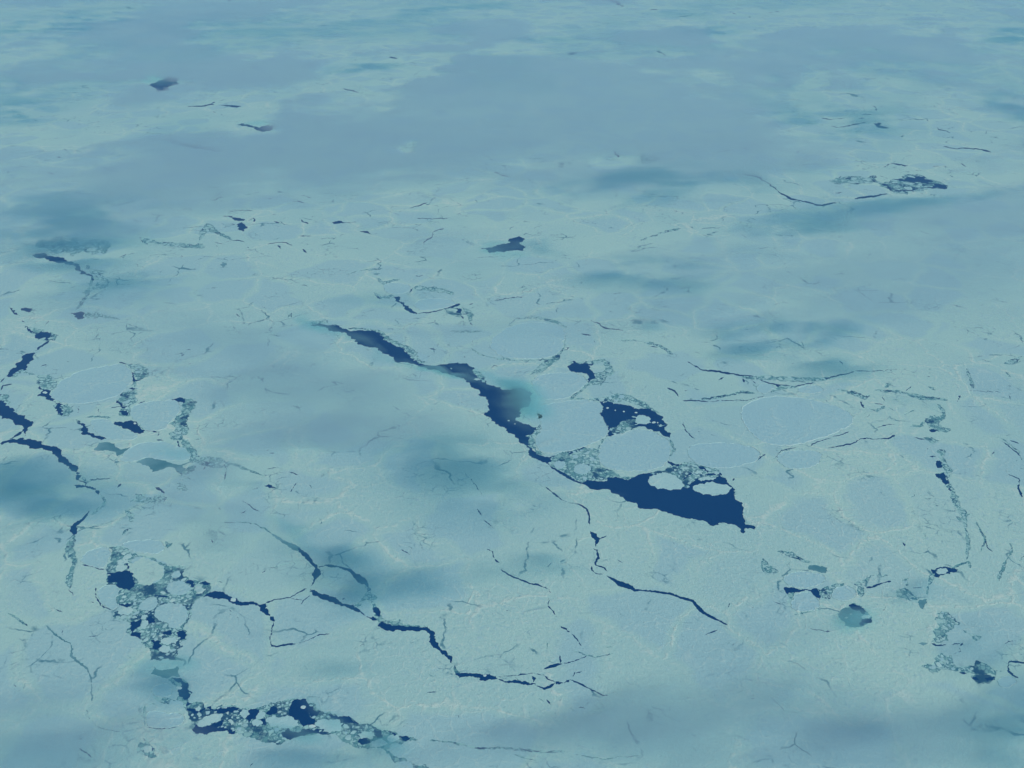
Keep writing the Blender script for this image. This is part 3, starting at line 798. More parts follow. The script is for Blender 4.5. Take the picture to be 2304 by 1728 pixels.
# ------------------------------------------------------------------ floes one can tell apart, outline | kind | label
# kind: r = ringed by a pressure ridge, e = frozen in with a thin seam, f = afloat in water or slush, b = bright and afloat
FLOES = """
F 370,1000 420,950 520,915 720,910 860,935 980,965 1080,1010 1110,1050 1080,1110 980,1150 860,1190 760,1225 600,1230 500,1200 430,1130 385,1070 | r | largest smooth oval floe, bluish white and ringed by a ridge, right of the open leads
E 960,590 980,530 1060,470 1150,440 1280,430 1400,445 1460,480 1450,560 1400,640 1300,665 1150,668 1020,650 | e | pale rounded floe with rubble rim, just above the bend of the longest lead
E 1660,1290 1690,1200 1760,1165 1900,1120 2000,1130 2080,1170 2140,1210 2130,1290 2110,1340 2050,1380 1900,1400 1760,1385 1680,1350 | e | round bluish floe squeezed between the two biggest patches of open water
E 1370,955 1500,935 1675,940 1695,985 1672,1020 1710,1080 1735,1130 1700,1185 1580,1235 1480,1265 1330,1282 1262,1240 1255,1170 1300,1140 1290,1080 1260,1010 1290,970 | e | broad white floe filling the bank between the long lead and the open water patch
E 1240,790 1340,760 1450,755 1560,770 1595,815 1540,870 1470,925 1290,930 1250,860 | e | flat floe left of the small hooked water opening, edged by a faint seam
D 330,900 380,820 500,750 650,715 800,695 850,740 860,800 830,850 770,905 650,940 520,960 400,950 345,930 | e | large smooth oval floe beside the crumbled channel at the left of the photo
D 835,1010 880,960 1000,940 1140,930 1175,980 1140,1040 1088,1090 1080,1120 1000,1135 940,1130 900,1090 870,1060 | e | medium rounded floe between a dark lens of water and a grey rubble seam
I 640,430 700,395 800,385 900,400 930,430 900,470 800,490 700,488 | e | oval floe directly above the arched dark opening at lower right
I 700,590 720,540 760,523 830,518 865,555 890,590 880,630 790,648 720,640 | e | dome shaped floe framed underneath by the arched dark opening at lower right
I 960,540 990,490 1060,475 1120,500 1125,550 1060,577 990,570 | e | small round floe to the right of the arched dark opening, above the round hole
F 600,1300 660,1265 800,1255 890,1270 900,1310 850,1370 720,1385 640,1360 | e | oval bluish floe right below the largest ridged floe
F 20,1270 60,1220 250,1210 450,1235 510,1280 480,1330 350,1370 200,1375 90,1350 | e | wide bluish floe to the right of the round floe, above the big polynya
E 270,190 330,170 430,180 455,210 420,240 340,248 280,230 | e | small oval floe at the head of the narrow slanting lead, above the long lead
E 470,300 560,275 700,280 760,306 690,333 560,355 490,350 | e | lens shaped floe between the narrow slanting lead and a dark notch
F 475,860 500,830 560,825 600,850 560,890 500,890 | e | small round floe hanging below the cracked ridge line on the right
F 730,870 800,835 880,840 920,870 880,890 780,890 | e | thin oval floe below the cracked ridge line and above the largest ridged floe
I 1740,930 1790,900 1850,920 1860,980 1800,1010 1750,980 | f | greyish floe among teal slush at the lower right, left one of a pair
I 1970,940 2030,905 2110,910 2115,970 2060,1010 2000,990 | f | pale floe bounded by a dark curved crack at the lower right edge
I 2035,1090 2080,1060 2150,1070 2170,1110 2110,1140 2050,1130 | e | lowest of the pale floes beside the dark slush at the lower right edge
I 1715,780 1760,748 1830,785 1855,830 1780,858 1730,830 | f | pale angular floe enclosed by a loop of slush seams at lower right
I 1480,455 1520,425 1590,430 1580,480 1540,490 1490,480 | f | small floe among the teal slush to the right of the round hole
I 1640,388 1665,370 1710,368 1720,385 1690,402 1655,402 | b | small eye shaped floe in the dark slit at the right
I 1155,680 1175,668 1205,665 1220,675 1200,690 1165,692 | b | white chip of ice at the right rim of the round foggy hole
F 65,1495 110,1475 200,1465 280,1480 320,1500 300,1530 220,1550 130,1545 85,1525 | b | oval white floe afloat at the upper right of the big dark polynya
E 1995,1440 2020,1420 2080,1400 2130,1410 2180,1440 2220,1480 2200,1513 2130,1518 2040,1502 1995,1475 | b | knobbly white floe jutting into the big dark polynya from above
E 1880,1040 1930,1030 2005,1055 1960,1090 1900,1095 | b | white wedge of ice afloat in the curved opening above the round floe
E 1160,1040 1200,1018 1260,1010 1300,1030 1280,1070 1220,1090 1150,1072 1130,1052 | b | rounded floe tongue poking into the long lead from its right bank
E 1160,1000 1190,980 1250,975 1270,995 1210,1010 1165,1015 | b | thin pale floe lying just above the rounded tongue in the long lead
E 1030,850 1050,838 1110,842 1135,858 1090,868 1040,866 | b | flat floe at the misty upper rim of the long lead
E 480,640 530,605 600,610 660,650 640,690 560,690 500,670 | f | bluish oval floe on the slushy right bank of the long lead
E 645,695 660,665 720,652 830,660 820,688 740,692 | f | pale flat floe where the slushy bank of the long lead ends
E 1370,1350 1400,1325 1450,1330 1455,1360 1410,1385 | f | small floe stuck in slush at the end of the long lead
E 1500,1370 1540,1345 1610,1355 1620,1390 1570,1420 1510,1405 | f | round slushy floe between the long lead and the big polynya
D 575,1065 640,1055 720,1062 745,1095 790,1118 850,1135 900,1160 870,1190 760,1195 690,1180 620,1150 | e | pale floe below the dark lens of water at the left
D 845,1390 900,1340 960,1362 982,1408 940,1450 860,1440 | f | left floe of the two under the smoky grey pool at the left
D 990,1412 1080,1378 1140,1395 1175,1435 1090,1450 1010,1440 | f | right floe of the two under the smoky grey pool at the left
D 780,1300 880,1220 1000,1200 1130,1220 1240,1280 1228,1325 1080,1328 950,1300 870,1335 790,1335 | e | wide low floe covering the top of the smoky grey pool at the left
D 930,1545 965,1505 1015,1510 1035,1545 980,1568 | f | small oval floe in slush left of a dark comma of water
G 850,310 880,292 940,290 1010,322 1063,352 1060,410 1030,450 970,470 900,455 868,405 | f | biggest rounded floe at the head of the broken channel, lower left
G 520,300 570,250 700,220 720,270 690,340 660,370 600,355 540,335 | e | plain floe left of the head of the broken channel
G 1080,480 1110,450 1180,442 1230,482 1238,510 1180,540 1110,535 1085,515 | f | squarish floe in the middle of the side branch of the broken channel
G 1000,300 1060,275 1120,280 1140,320 1100,340 1050,332 | f | small floe above the side branch of the broken channel
G 1105,415 1130,385 1165,380 1175,410 1140,430 | f | small wedge floe in the side branch above the squarish floe
G 1258,510 1270,480 1310,475 1335,500 1310,530 1270,530 | b | small white floe at the dark end of the side branch
G 995,650 1020,610 1100,590 1170,590 1215,625 1220,680 1180,735 1130,763 1080,718 1020,700 | f | large roundish floe bordering the middle of the broken channel on its right
G 890,620 930,570 990,545 1025,562 1010,620 970,640 910,635 | f | tilted floe wedged between rubble and the large roundish floe
G 765,480 775,520 745,560 760,600 740,640 700,620 650,590 625,530 650,490 700,470 | e | smooth floe on the left bank of the broken channel
G 780,215 850,185 1000,180 1070,210 1060,260 960,275 860,255 | e | faint hazy floe at the top of the broken channel
G 765,640 790,615 850,615 860,655 820,670 780,665 | b | oval floe on the left side of the broken channel above the dark pools
G 750,325 780,308 830,310 838,328 800,340 760,338 | b | flat floe crossing the neck of the broken channel
G 752,360 770,345 810,347 820,368 790,386 760,380 | b | small bright floe just above the darkest pool of the broken channel
G 912,735 920,705 945,700 960,730 940,760 915,758 | b | upright oval floe between two dark pools of the broken channel
G 1050,850 1070,815 1130,808 1155,830 1140,855 1080,862 | b | bright oval floe in the lower half of the broken channel
G 1030,890 1050,868 1090,868 1110,890 1090,908 1045,905 | b | bright floe next below the bright oval floe in the channel
G 985,985 1020,960 1080,950 1130,965 1160,990 1120,1015 1060,1022 1005,1010 | b | wide lens floe closing the lower end of the broken channel
G 952,1300 1000,1292 1090,1300 1190,1312 1200,1358 1140,1393 1050,1400 980,1398 948,1378 | e | large teal shaded floe left of the foggy black pool, lower left
G 990,1130 1050,1115 1112,1120 1115,1170 1100,1200 1010,1200 980,1170 | e | hazy square floe left of the foggy black pool, lower left
G 1100,1215 1180,1222 1190,1265 1120,1275 1090,1250 | f | hazy floe with bars of slush under the foggy black pool
G 1272,1375 1320,1332 1390,1305 1443,1318 1430,1350 1350,1380 | b | bright slanted oval floe at the left end of the lower floe band
G 1555,1300 1575,1280 1610,1285 1618,1310 1590,1335 1565,1325 | b | small upright floe in slush near the left of the lower floe band
G 1720,1342 1770,1317 1860,1317 1930,1350 1938,1385 1880,1405 1810,1400 1750,1382 | b | largest oval floe in the middle of the lower floe band
G 2040,1370 2090,1342 2170,1345 2225,1372 2215,1415 2130,1432 2070,1407 | b | oval floe at the right of the lower floe band, beside the dark hook
G 1630,1365 1650,1345 1690,1350 1700,1375 1670,1390 | b | small pale floe hugging the left of the largest floe in the lower band
H 105,1440 130,1420 190,1420 218,1450 190,1475 130,1470 | b | pale oval floe near the tapering right end of the lower band
H 295,1465 320,1445 370,1445 390,1465 350,1488 310,1485 | b | last rounded floe before the lower band narrows to a crack
H 190,1500 220,1480 280,1480 300,1500 250,1520 205,1518 | b | flat pale floe along the lower shore of the lower band's right end
H 350,1640 390,1610 450,1618 470,1650 430,1675 370,1670 | f | pale floe cut by the bottom edge in the slush trail
G 920,1540 935,1515 975,1515 985,1545 960,1560 935,1558 | b | single oval floe filling the small hole near the bottom left
H 118,625 160,582 192,596 205,632 212,668 190,690 135,652 | f | teardrop floe held between two converging cracks left of centre bottom
I 1390,480 1430,450 1468,440 1440,490 1410,500 | f | small pale floe at the upper rim of the teal slush
I 1745,735 1790,730 1830,760 1790,775 | f | narrow floe tucked over the slush loop at lower right
F 40,1395 90,1385 140,1395 120,1415 60,1412 | b | pale pan between cracks above the oval polynya floe
F 100,1445 160,1428 215,1435 200,1452 120,1460 | b | pale pan lying directly behind the oval polynya floe
"""

# lone chips of ice afloat, each (tile, x, y, rx, ry, where)
CHIPS = [
    ("E", 1725, 985, 9, 5, "first and largest white chip in the left horn of the curved opening"),
    ("E", 1775, 1000, 5, 4, "second tiny chip along the top of the curved opening"),
    ("E", 1830, 1008, 7, 5, "third tiny chip along the top of the curved opening"),
    ("E", 1910, 1015, 10, 5, "chip just above the white wedge in the curved opening"),
    ("E", 1700, 950, 5, 3, "speck of ice at the upper left corner of the curved opening"),
    ("E", 1900, 985, 5, 3, "speck of ice under the upper shore of the curved opening"),
    ("E", 2025, 1078, 12, 6, "chip to the right of the white wedge in the curved opening"),
    ("E", 2050, 1080, 5, 4, "speck of ice in the right arm of the curved opening"),
    ("E", 1085, 1067, 7, 4, "white chip afloat in the middle of the long lead"),
    ("E", 1125, 1088, 5, 3, "tiny chip beside the white chip in the long lead"),
    ("E", 880, 798, 22, 7, "small pan at the kink of the long lead"),
    ("D", 875, 1085, 9, 6, "white chip in the dark lens of water at the left"),
    ("D", 290, 885, 18, 8, "little pan in the square dark pool at the left"),
    ("H", 930, 1060, 10, 8, "white chip stuck in the bent black lead"),
    ("G", 1510, 570, 20, 12, "white pan in the black lead right of the broken channel"),
    ("G", 1555, 572, 7, 5, "tiny chip in the black lead right of the broken channel"),
    ("G", 1675, 582, 8, 5, "chip at the right end of the same black lead"),
    ("G", 1160, 1140, 22, 10, "pan along the left shore of the foggy black pool"),
    ("G", 1965, 1265, 16, 12, "pan in the dark hook of the lower floe band"),
    ("G", 2025, 1388, 26, 12, "pan below the dark hook of the lower floe band"),
    ("I", 1090, 662, 7, 5, "upper of two pale chips in the round foggy hole"),
    ("I", 1060, 685, 12, 6, "lower of two pale chips in the round foggy hole"),
]
# ------------------------------------------------------------------ gather outlines
regions = []          # (kind, ground polygon)
for ln in OPENINGS.strip().splitlines():
    k, t, s = ln.split(' ', 2)
    pts = parse(t, s)
    if k.islower():
        outline = to_ground(ribbon(pts))
        g = fractal(outline, rough=.10, floor=1.6)
    else:
        rough = {'W': .15, 'S': .15, 'Y': .13}.get(k, .15)
        g = fractal(to_ground(pts), rough=rough)
    regions.append((k.upper(), g))

floes = []            # (kind, label, ground polygon)
for ln in FLOES.strip().splitlines():
    a, k, label = [q.strip() for q in ln.split('|')]
    t, s = a.split(' ', 1)
    g = to_ground(parse(t, s))
    g = fractal(smooth(g, 1) if k != 'b' else g, rough={'r': .07, 'e': .10, 'f': .13, 'b': .16}[k])
    floes.append((k, label, g))

# short random cracks and wet holes scattered through the pack, thicker in some districts
FLECKS = [(150, 700, 420, 640, 70), (60, 500, 740, 1100, 40), (1950, 2300, 780, 1330, 60), (1500, 2000, 760, 1000, 40), (880, 1500, 600, 800, 50),
          (850, 1700, 1180, 1560, 50), (0, 700, 1150, 1650, 40), (1250, 1700, 820, 1000, 25), (1700, 2250, 180, 420, 25), (1400, 1700, 10, 150, 18), (0, 900, 20, 340, 20), (450, 760, 980, 1120, 30)]
for x0, x1, y0, y1, n in FLECKS:
    k = 0
    while k < n * .8:
        x, y = random.uniform(x0, x1), random.uniform(y0, y1)
        if k and random.random() < .55:
            x, y = lx + random.gauss(0, 22), ly + random.gauss(0, 9)
        lx, ly = x, y
        k += 1
        sq = .25 + .5 * y / 1659
        t = random.choice([random.gauss(0, .5), random.uniform(-1.6, 1.6)])
        line = []
        L = random.expovariate(1 / 5.0) + 2.5
        px, py = x, y
        for q in range(random.randint(2, 4)):
            line.append((px * 2304 / 2212, py * 2304 / 2212, random.uniform(.7, 2.0)))
            t += random.gauss(0, .6)
            px += math.cos(t) * L
            py += math.sin(t) * L * sq
        regions.append((random.choice('WSS'), fractal(to_ground(ribbon(line)), rough=.08, floor=2.0)))

def scaled(g, gap):
    cx, cy = sum(p[0] for p in g) / len(g), sum(p[1] for p in g) / len(g)
    out = []
    for x, y in g:
        d = math.hypot(x - cx, y - cy) + 1e-6
        s = 1 + gap / d
        out.append((cx + (x - cx) * s, cy + (y - cy) * s))
    return out

# floes frozen into the pack: the pack is cut away a little wider than the floe
cuts = []
for k, label, g in floes:
    if k in 're':
        cx, cy = sum(p[0] for p in g) / len(g), sum(p[1] for p in g) / len(g)
        s = px_size(cx, cy)
        cuts.append(('S', scaled(g, s * (.25 if k == 'r' else .38))))
regions = cuts + regions

# ------------------------------------------------------------------ one triangulation of the sea surface
X0, X1, Y0, Y1 = -130000.0, 130000.0, -25000.0, 190000.0
V, E, F = [], [], []
def add_loop(pts):
    i0 = len(V)
    n = len(pts)
    V.extend(Vector((p[0] / 1000, p[1] / 1000)) for p in pts)
    E.extend((i0 + i, i0 + (i + 1) % n) for i in range(n))
add_loop([(X0, Y0), (X1, Y0), (X1, Y1), (X0, Y1)])
for k, g in regions:
    add_loop(g)
vo, eo, fo, _, _, _ = geometry.delaunay_2d_cdt(V, E, [], 0, 1e-6)
# what each triangle is: the last opening whose outline winds round its middle
cen = np.array([[sum(vo[i].x for i in f) / len(f) * 1000, sum(vo[i].y for i in f) / len(f) * 1000] for f in fo])
cls = np.array(['I'] * len(fo))
for k, g in regions:
    P = np.array(g)
    sel = np.nonzero((cen[:, 0] > P[:, 0].min()) & (cen[:, 0] < P[:, 0].max()) & (cen[:, 1] > P[:, 1].min()) & (cen[:, 1] < P[:, 1].max()))[0]
    if len(sel) == 0:
        continue
    q = cen[sel]
    wnd = np.zeros(len(sel), int)
    for a, b_ in zip(P, np.roll(P, -1, axis=0)):
        side = (b_[0] - a[0]) * (q[:, 1] - a[1]) - (q[:, 0] - a[0]) * (b_[1] - a[1])
        wnd += ((a[1] <= q[:, 1]) & (b_[1] > q[:, 1]) & (side > 0)).astype(int) - ((a[1] > q[:, 1]) & (b_[1] <= q[:, 1]) & (side < 0)).astype(int)
    cls[sel[wnd != 0]] = k
cls = cls.tolist()
co = [(v.x * 1000, v.y * 1000) for v in vo]

def sheet(name, want, z, mat, wall=None):
    """the triangles of one kind as a mesh; wall = depth of a vertical edge"""
    used, verts, faces = {}, [], []
    def vid(i):
        if i not in used:
            used[i] = len(verts)
            verts.append((co[i][0], co[i][1], z))
        return used[i]
    half = {}
    for f, c in zip(fo, cls):
        if c != want:
            continue
        a = [vid(i) for i in f]
        s = sum(verts[a[i]][0] * verts[a[(i + 1) % len(a)]][1] - verts[a[(i + 1) % len(a)]][0] * verts[a[i]][1] for i in range(len(a)))
        if s < 0:
            a = a[::-1]
        faces.append(a)
        for i in range(len(a)):
            half[(a[i], a[(i + 1) % len(a)])] = 1
    if wall:
        low = {}
        def lid(i):
            if i not in low:
                low[i] = len(verts)
                verts.append((verts[i][0], verts[i][1], z - wall))
            return low[i]
        for (a, b_) in list(half):
            if (b_, a) not in half:
                faces.append([b_, a, lid(a), lid(b_)])
    me = bpy.data.meshes.new(name)
    me.from_pydata(verts, [], faces)
    me.materials.append(mat)
    o = bpy.data.objects.new(name, me)
    col.objects.link(o)
    return o

ICE_TOP = 3.0
o = sheet("pack_ice_ground", 'I', ICE_TOP, M_ICE, wall=4.0)
o["kind"] = "structure"
o = sheet("slush", 'S', 0.35, M_SLUSH)
o["kind"] = "stuff"
o = sheet("wet_slush", 'D', 0.30, M_SLUSH_DARK)
o["kind"] = "stuff"
o = sheet("young_grey_ice", 'Y', 0.25, M_GREY)
o["kind"] = "stuff"

me = bpy.data.meshes.new("water")
me.from_pydata([(X0, Y0, 0), (X1, Y0, 0), (X1, Y1, 0), (X0, Y1, 0)], [], [(0, 1, 2, 3)])
me.materials.append(M_WATER)
o = bpy.data.objects.new("water", me)
o["kind"] = "structure"
col.objects.link(o)

# ------------------------------------------------------------------ floes
def prism(name, g, mat, top, low=-.6, centre=None, bevel=3.0, parent=None):
    """a flat floe: rounded shoulder, gently uneven top, its base in the water"""
    g = orient(g)
    cx, cy = centre or (sum(p[0] for p in g) / len(g), sum(p[1] for p in g) / len(g))
    n = len(g)
    rad = math.sqrt(area(g) / math.pi) + 1e-3
    bevel = min(bevel, rad * .15)
    verts = [(x - cx, y - cy, low) for x, y in g] + [(x - cx, y - cy, top * .6) for x, y in g]
    k = 1 - bevel / rad
    verts += [((x - cx) * k, (y - cy) * k, top) for x, y in g]
    faces = []
    for i in range(n):
        j = (i + 1) % n
        faces += [(i, j, n + j, n + i), (n + i, n + j, 2 * n + j, 2 * n + i)]
    faces.append(tuple(range(2 * n, 3 * n)))
    faces.append(tuple(range(n))[::-1])
    me = bpy.data.meshes.new(name)
    me.from_pydata(verts, [], faces)
    me.materials.append(mat)
    o = bpy.data.objects.new(name, me)
    if parent:
        o.parent = parent
    else:
        o.location = (cx, cy, 0)
    col.objects.link(o)
    return o, (cx, cy)

def ridge(g, centre, parent, width, height, mat, gapiness=.0, name="pressure_ridge"):
    """a wall of broken blocks along the rim of a floe"""
    cx, cy = centre
    g = orient(g)
    n = len(g)
    verts, faces = [], []
    prev = None
    for i in range(n + 1):
        x, y = g[i % n]
        dx, dy = cx - x, cy - y
        d = math.hypot(dx, dy) + 1e-6
        ux, uy = dx / d, dy / d
        w = width * random.uniform(.45, 1.3)
        h = height * random.uniform(.35, 1.2)
        s = random.uniform(-.3, .1) * width
        if i == n:
            for q in range(3):
                pass
            cur = first
        else:
            b0 = len(verts)
            verts += [(x + ux * s - cx, y + uy * s - cy, ICE_TOP * .55), (x + ux * (s + w * .5) - cx, y + uy * (s + w * .5) - cy, ICE_TOP + h), (x + ux * (s + w) - cx, y + uy * (s + w) - cy, ICE_TOP * .55)]
            cur = b0
            if i == 0:
                first = b0
        if prev is not None and (gapiness == 0 or random.random() > gapiness):
            faces += [(prev, cur, cur + 1, prev + 1), (prev + 1, cur + 1, cur + 2, prev + 2), (prev + 2, cur + 2, cur, prev)]
        prev = cur
    me = bpy.data.meshes.new(name)
    me.from_pydata(verts, [], faces)
    me.materials.append(mat)
    o = bpy.data.objects.new(name, me)
    o.parent = parent
    col.objects.link(o)
    return o

big_polys = []
for k, label, g in floes:
    mat = M_FLOE if k in 're' else (M_FLOE_BRIGHT if k == 'b' else M_FLOE)
    o, c = prism("ice_floe", g, mat, 2.6)
    o["label"] = label
    o["category"] = "ice floe"
    o["group"] = "floes that can be told apart in the pack"
    big_polys.append(g)
    s = px_size(*c)
    if k == 'r':
        ridge(g, c, o, s * 1.0, 4.0, M_RIDGE)
    elif k == 'e':
        ridge(g, c, o, s * .45, 2.5, M_RIDGE)

for t, x, y, rx, ry, where in CHIPS:
    g = fractal(to_ground(ellipse(t, x, y, rx, ry, 8)), rough=.06)
    o, c = prism("ice_chip", g, M_RIDGE, 1.8)
    o["label"] = where
    o["category"] = "ice chip"
    o["group"] = "chips of ice afloat in the leads"
    big_polys.append(g)

# ------------------------------------------------------------------ brash: small pans crowding the slush
class Hash:
    def __init__(s, cell=60.0):
        s.c, s.d = cell, {}
    def hit(s, x, y, r):
        k = int((r + 260) // s.c) + 1
        i, j = int(x // s.c), int(y // s.c)
        for a in range(i - k, i + k + 1):
            for b_ in range(j - k, j + k + 1):
                for (u, v, q) in s.d.get((a, b_), ()):
                    if (x - u) ** 2 + (y - v) ** 2 < (r + q) ** 2:
                        return True
        return False
    def add(s, x, y, r):
        s.d.setdefault((int(x // s.c), int(y // s.c)), []).append((x, y, r))

wet = []
tri = {'S': [], 'W': [], 'Y': []}
for f, c in zip(fo, cls):
    if c == 'D':
        wet.append([co[i] for i in f])
        c = 'S'
    if c in tri:
        p = [co[i] for i in f]
        a = area(p)
        if a > 1:
            tri[c].append((a, p))
boxes = []
for g in big_polys:
    xs, ys = [p[0] for p in g], [p[1] for p in g]
    boxes.append((min(xs), max(xs), min(ys), max(ys), g))
def on_floe(x, y, m=0):
    for x0, x1, y0, y1, g in boxes:
        if x0 - m < x < x1 + m and y0 - m < y < y1 + m and inside(x, y, g):
            return True
    return False

def free_radius_ok(x, y, r):
    if on_floe(x, y):
        return False
    for k in range(6):
        t = k * 1.047
        if on_floe(x + r * math.cos(t), y + r * math.sin(t)):
            return False
    return True

# which place holds a point of slush: for telling the crowds of pans apart
CROWDS = [
    ("broken channel", (690, 180, 1400, 1080), "G", "small pale pan crowded with others in the broken channel at lower left"),
    ("lower floe band", (1080, 1060, 2800, 1720), "G", "small pale pan crowded with others in the dark lower floe band"),
    ("polynya rubble", (1990, 1330, 2560, 1520), "E", "small pale pan in the rubble along the top of the big polynya"),
    ("rubble by the long lead", (1200, 1050, 1920, 1490), "E", "small pale pan in the slush around the end of the long lead"),
    ("curved opening", (1650, 900, 2160, 1180), "E", "small pale pan among broken bits in the curved opening"),
    ("left rubble", (-60, 640, 1500, 1659), "D", "small pale pan in the rubble seams at the left"),
    ("right slush", (1380, 420, 2260, 1130), "I", "small pale pan in the teal slush at lower right"),
]
def crowd(px, py):
    for name, (x0, y0, x1, y1), t, label in CROWDS:
        ox, oy = TILE[t]
        u, v = (px - ox) / TS, (py - oy) / TS
        if x0 <= u <= x1 and y0 <= v <= y1:
            return name, label
    return None

hsh = Hash()
pans = []
tot = sum(a for a, _ in tri['S'])
cum = np.cumsum([a for a, _ in tri['S']])
def sample_tri():
    i = int(np.searchsorted(cum, random.random() * tot))
    p = tri['S'][min(i, len(tri['S']) - 1)][1]
    u, v = random.random(), random.random()
    if u + v > 1:
        u, v = 1 - u, 1 - v
    return (p[0][0] + (p[1][0] - p[0][0]) * u + (p[2][0] - p[0][0]) * v, p[0][1] + (p[1][1] - p[0][1]) * u + (p[2][1] - p[0][1]) * v)

# a raster of what is ice: pans must lie in their opening
def edges_grid():
    d = {}
    cell = 200.0
    for f, c in zip(fo, cls):
        if c not in 'SDW':
            continue
        p = [co[i] for i in f]
        x0, x1 = min(q[0] for q in p), max(q[0] for q in p)
        y0, y1 = min(q[1] for q in p), max(q[1] for q in p)
        if (x1 - x0) * (y1 - y0) > 4e8:
            continue
        for a in range(int(x0 // cell), int(x1 // cell) + 1):
            for b_ in range(int(y0 // cell), int(y1 // cell) + 1):
                d.setdefault((a, b_), []).append(p)
    return d, cell
grid, gcell = edges_grid()
def in_opening(x, y):
    for p in grid.get((int(x // gcell), int(y // gcell)), ()):
        (ax, ay), (bx, by), (cx_, cy_) = p
        d1 = (bx - ax) * (y - ay) - (by - ay) * (x - ax)
        d2 = (cx_ - bx) * (y - by) - (cy_ - by) * (x - bx)
        d3 = (ax - cx_) * (y - cy_) - (ay - cy_) * (x - cx_)
        if (d1 >= 0 and d2 >= 0 and d3 >= 0) or (d1 <= 0 and d2 <= 0 and d3 <= 0):
            return True
    return False

wet_cells = {}
for p in wet:
    for a in range(int(min(q[0] for q in p) // 200), int(max(q[0] for q in p) // 200) + 1):
        for b_ in range(int(min(q[1] for q in p) // 200), int(max(q[1] for q in p) // 200) + 1):
            wet_cells.setdefault((a, b_), []).append(p)
def is_wet(x, y):
    for p in wet_cells.get((int(x // 200), int(y // 200)), ()):
        d = [(p[(i + 1) % 3][0] - p[i][0]) * (y - p[i][1]) - (p[(i + 1) % 3][1] - p[i][1]) * (x - p[i][0]) for i in range(3)]
        if min(d) >= 0 or max(d) <= 0:
            return True
    return False

PASSES = [(4.0, 7.0, 700), (2.4, 4.0, 2600), (1.3, 2.3, 20000), (.6, 1.2, 70000)]
for lo, hi, tries in PASSES:
    for _ in range(tries):
        x, y = sample_tri()
        if y > 42000:
            continue
        s = px_size(x, y)
        if vnoise(np.array(x / 420.0), np.array(y / 420.0)) < .40:
            continue
        if hi < 1.3 and is_wet(x, y) and vnoise(np.array(x / 160.0), np.array(y / 160.0)) < .58:
            continue
        r = random.uniform(lo, hi) * s
        if hsh.hit(x, y, r * .92):
            continue
        ok = True
        for k in range(8):
            t = k * math.pi / 4
            if not in_opening(x + .85 * r * math.cos(t), y + .85 * r * math.sin(t)):
                ok = False
                break
        if not ok or not free_radius_ok(x, y, r * .9):
            continue
        hsh.add(x, y, r)
        pans.append((r / s, x, y, r))

pans.sort(reverse=True)
def pan_outline(x, y, r):
    """a broken, angular pan: a stretched polygon with a corner or two knocked off"""
    n = random.choice([5, 6, 6, 7, 8, 9])
    rot = random.uniform(0, math.pi)
    k1, k2 = random.uniform(1.0, 1.22), random.uniform(.5, .95)
    out = []
    for i in range(n):
        t = 2 * math.pi * (i + random.uniform(-.42, .42)) / n
        q = r * random.uniform(.70, 1.05)
        a, b_ = q * k1 * math.cos(t), q * k2 * math.sin(t)
        out.append((x + a * math.cos(rot) - b_ * math.sin(rot), y + a * math.sin(rot) + b_ * math.cos(rot)))
    return out

single, rest = [], []
for q in pans:
    gx, gy = photo(q[1], q[2])
    cw = crowd(gx, gy) if -20 < gx < 2324 and -20 < gy < 1748 else None
    if cw and len(single) < 290 and q[0] > 1.25:
        single.append((q, cw))
    else:
        rest.append(q)
for (pr, x, y, r), (name, label) in single:
    g = fractal(pan_outline(x, y, r), rough=.10)
    o, c = prism("ice_pan", g, random.choice([M_BRASH, M_FLOE, M_FLOE_BRIGHT]), 1.5)
    o["label"] = label
    o["category"] = "ice pan"
    o["group"] = "pans crowding the " + name

verts, faces = [], []
for pr, x, y, r in rest:
    g = orient(pan_outline(x, y, r))
    n, b0 = len(g), len(verts)
    h = random.uniform(.9, 1.5)
    verts += [(u, v, -.3) for u, v in g] + [(x + (u - x) * .93, y + (v - y) * .93, h) for u, v in g]
    for i in range(n):
        j = (i + 1) % n
        faces.append((b0 + i, b0 + j, b0 + n + j, b0 + n + i))
    faces.append(tuple(range(b0 + n, b0 + 2 * n)))
me = bpy.data.meshes.new("brash_ice")
me.from_pydata(verts, [], faces)
me.materials.append(M_BRASH)
o = bpy.data.objects.new("brash_ice", me)
o["kind"] = "stuff"
col.objects.link(o)
print("regions", len(regions), "cdt verts", len(vo), "floes", len(floes), "pans", len(single), "brash", len(rest))
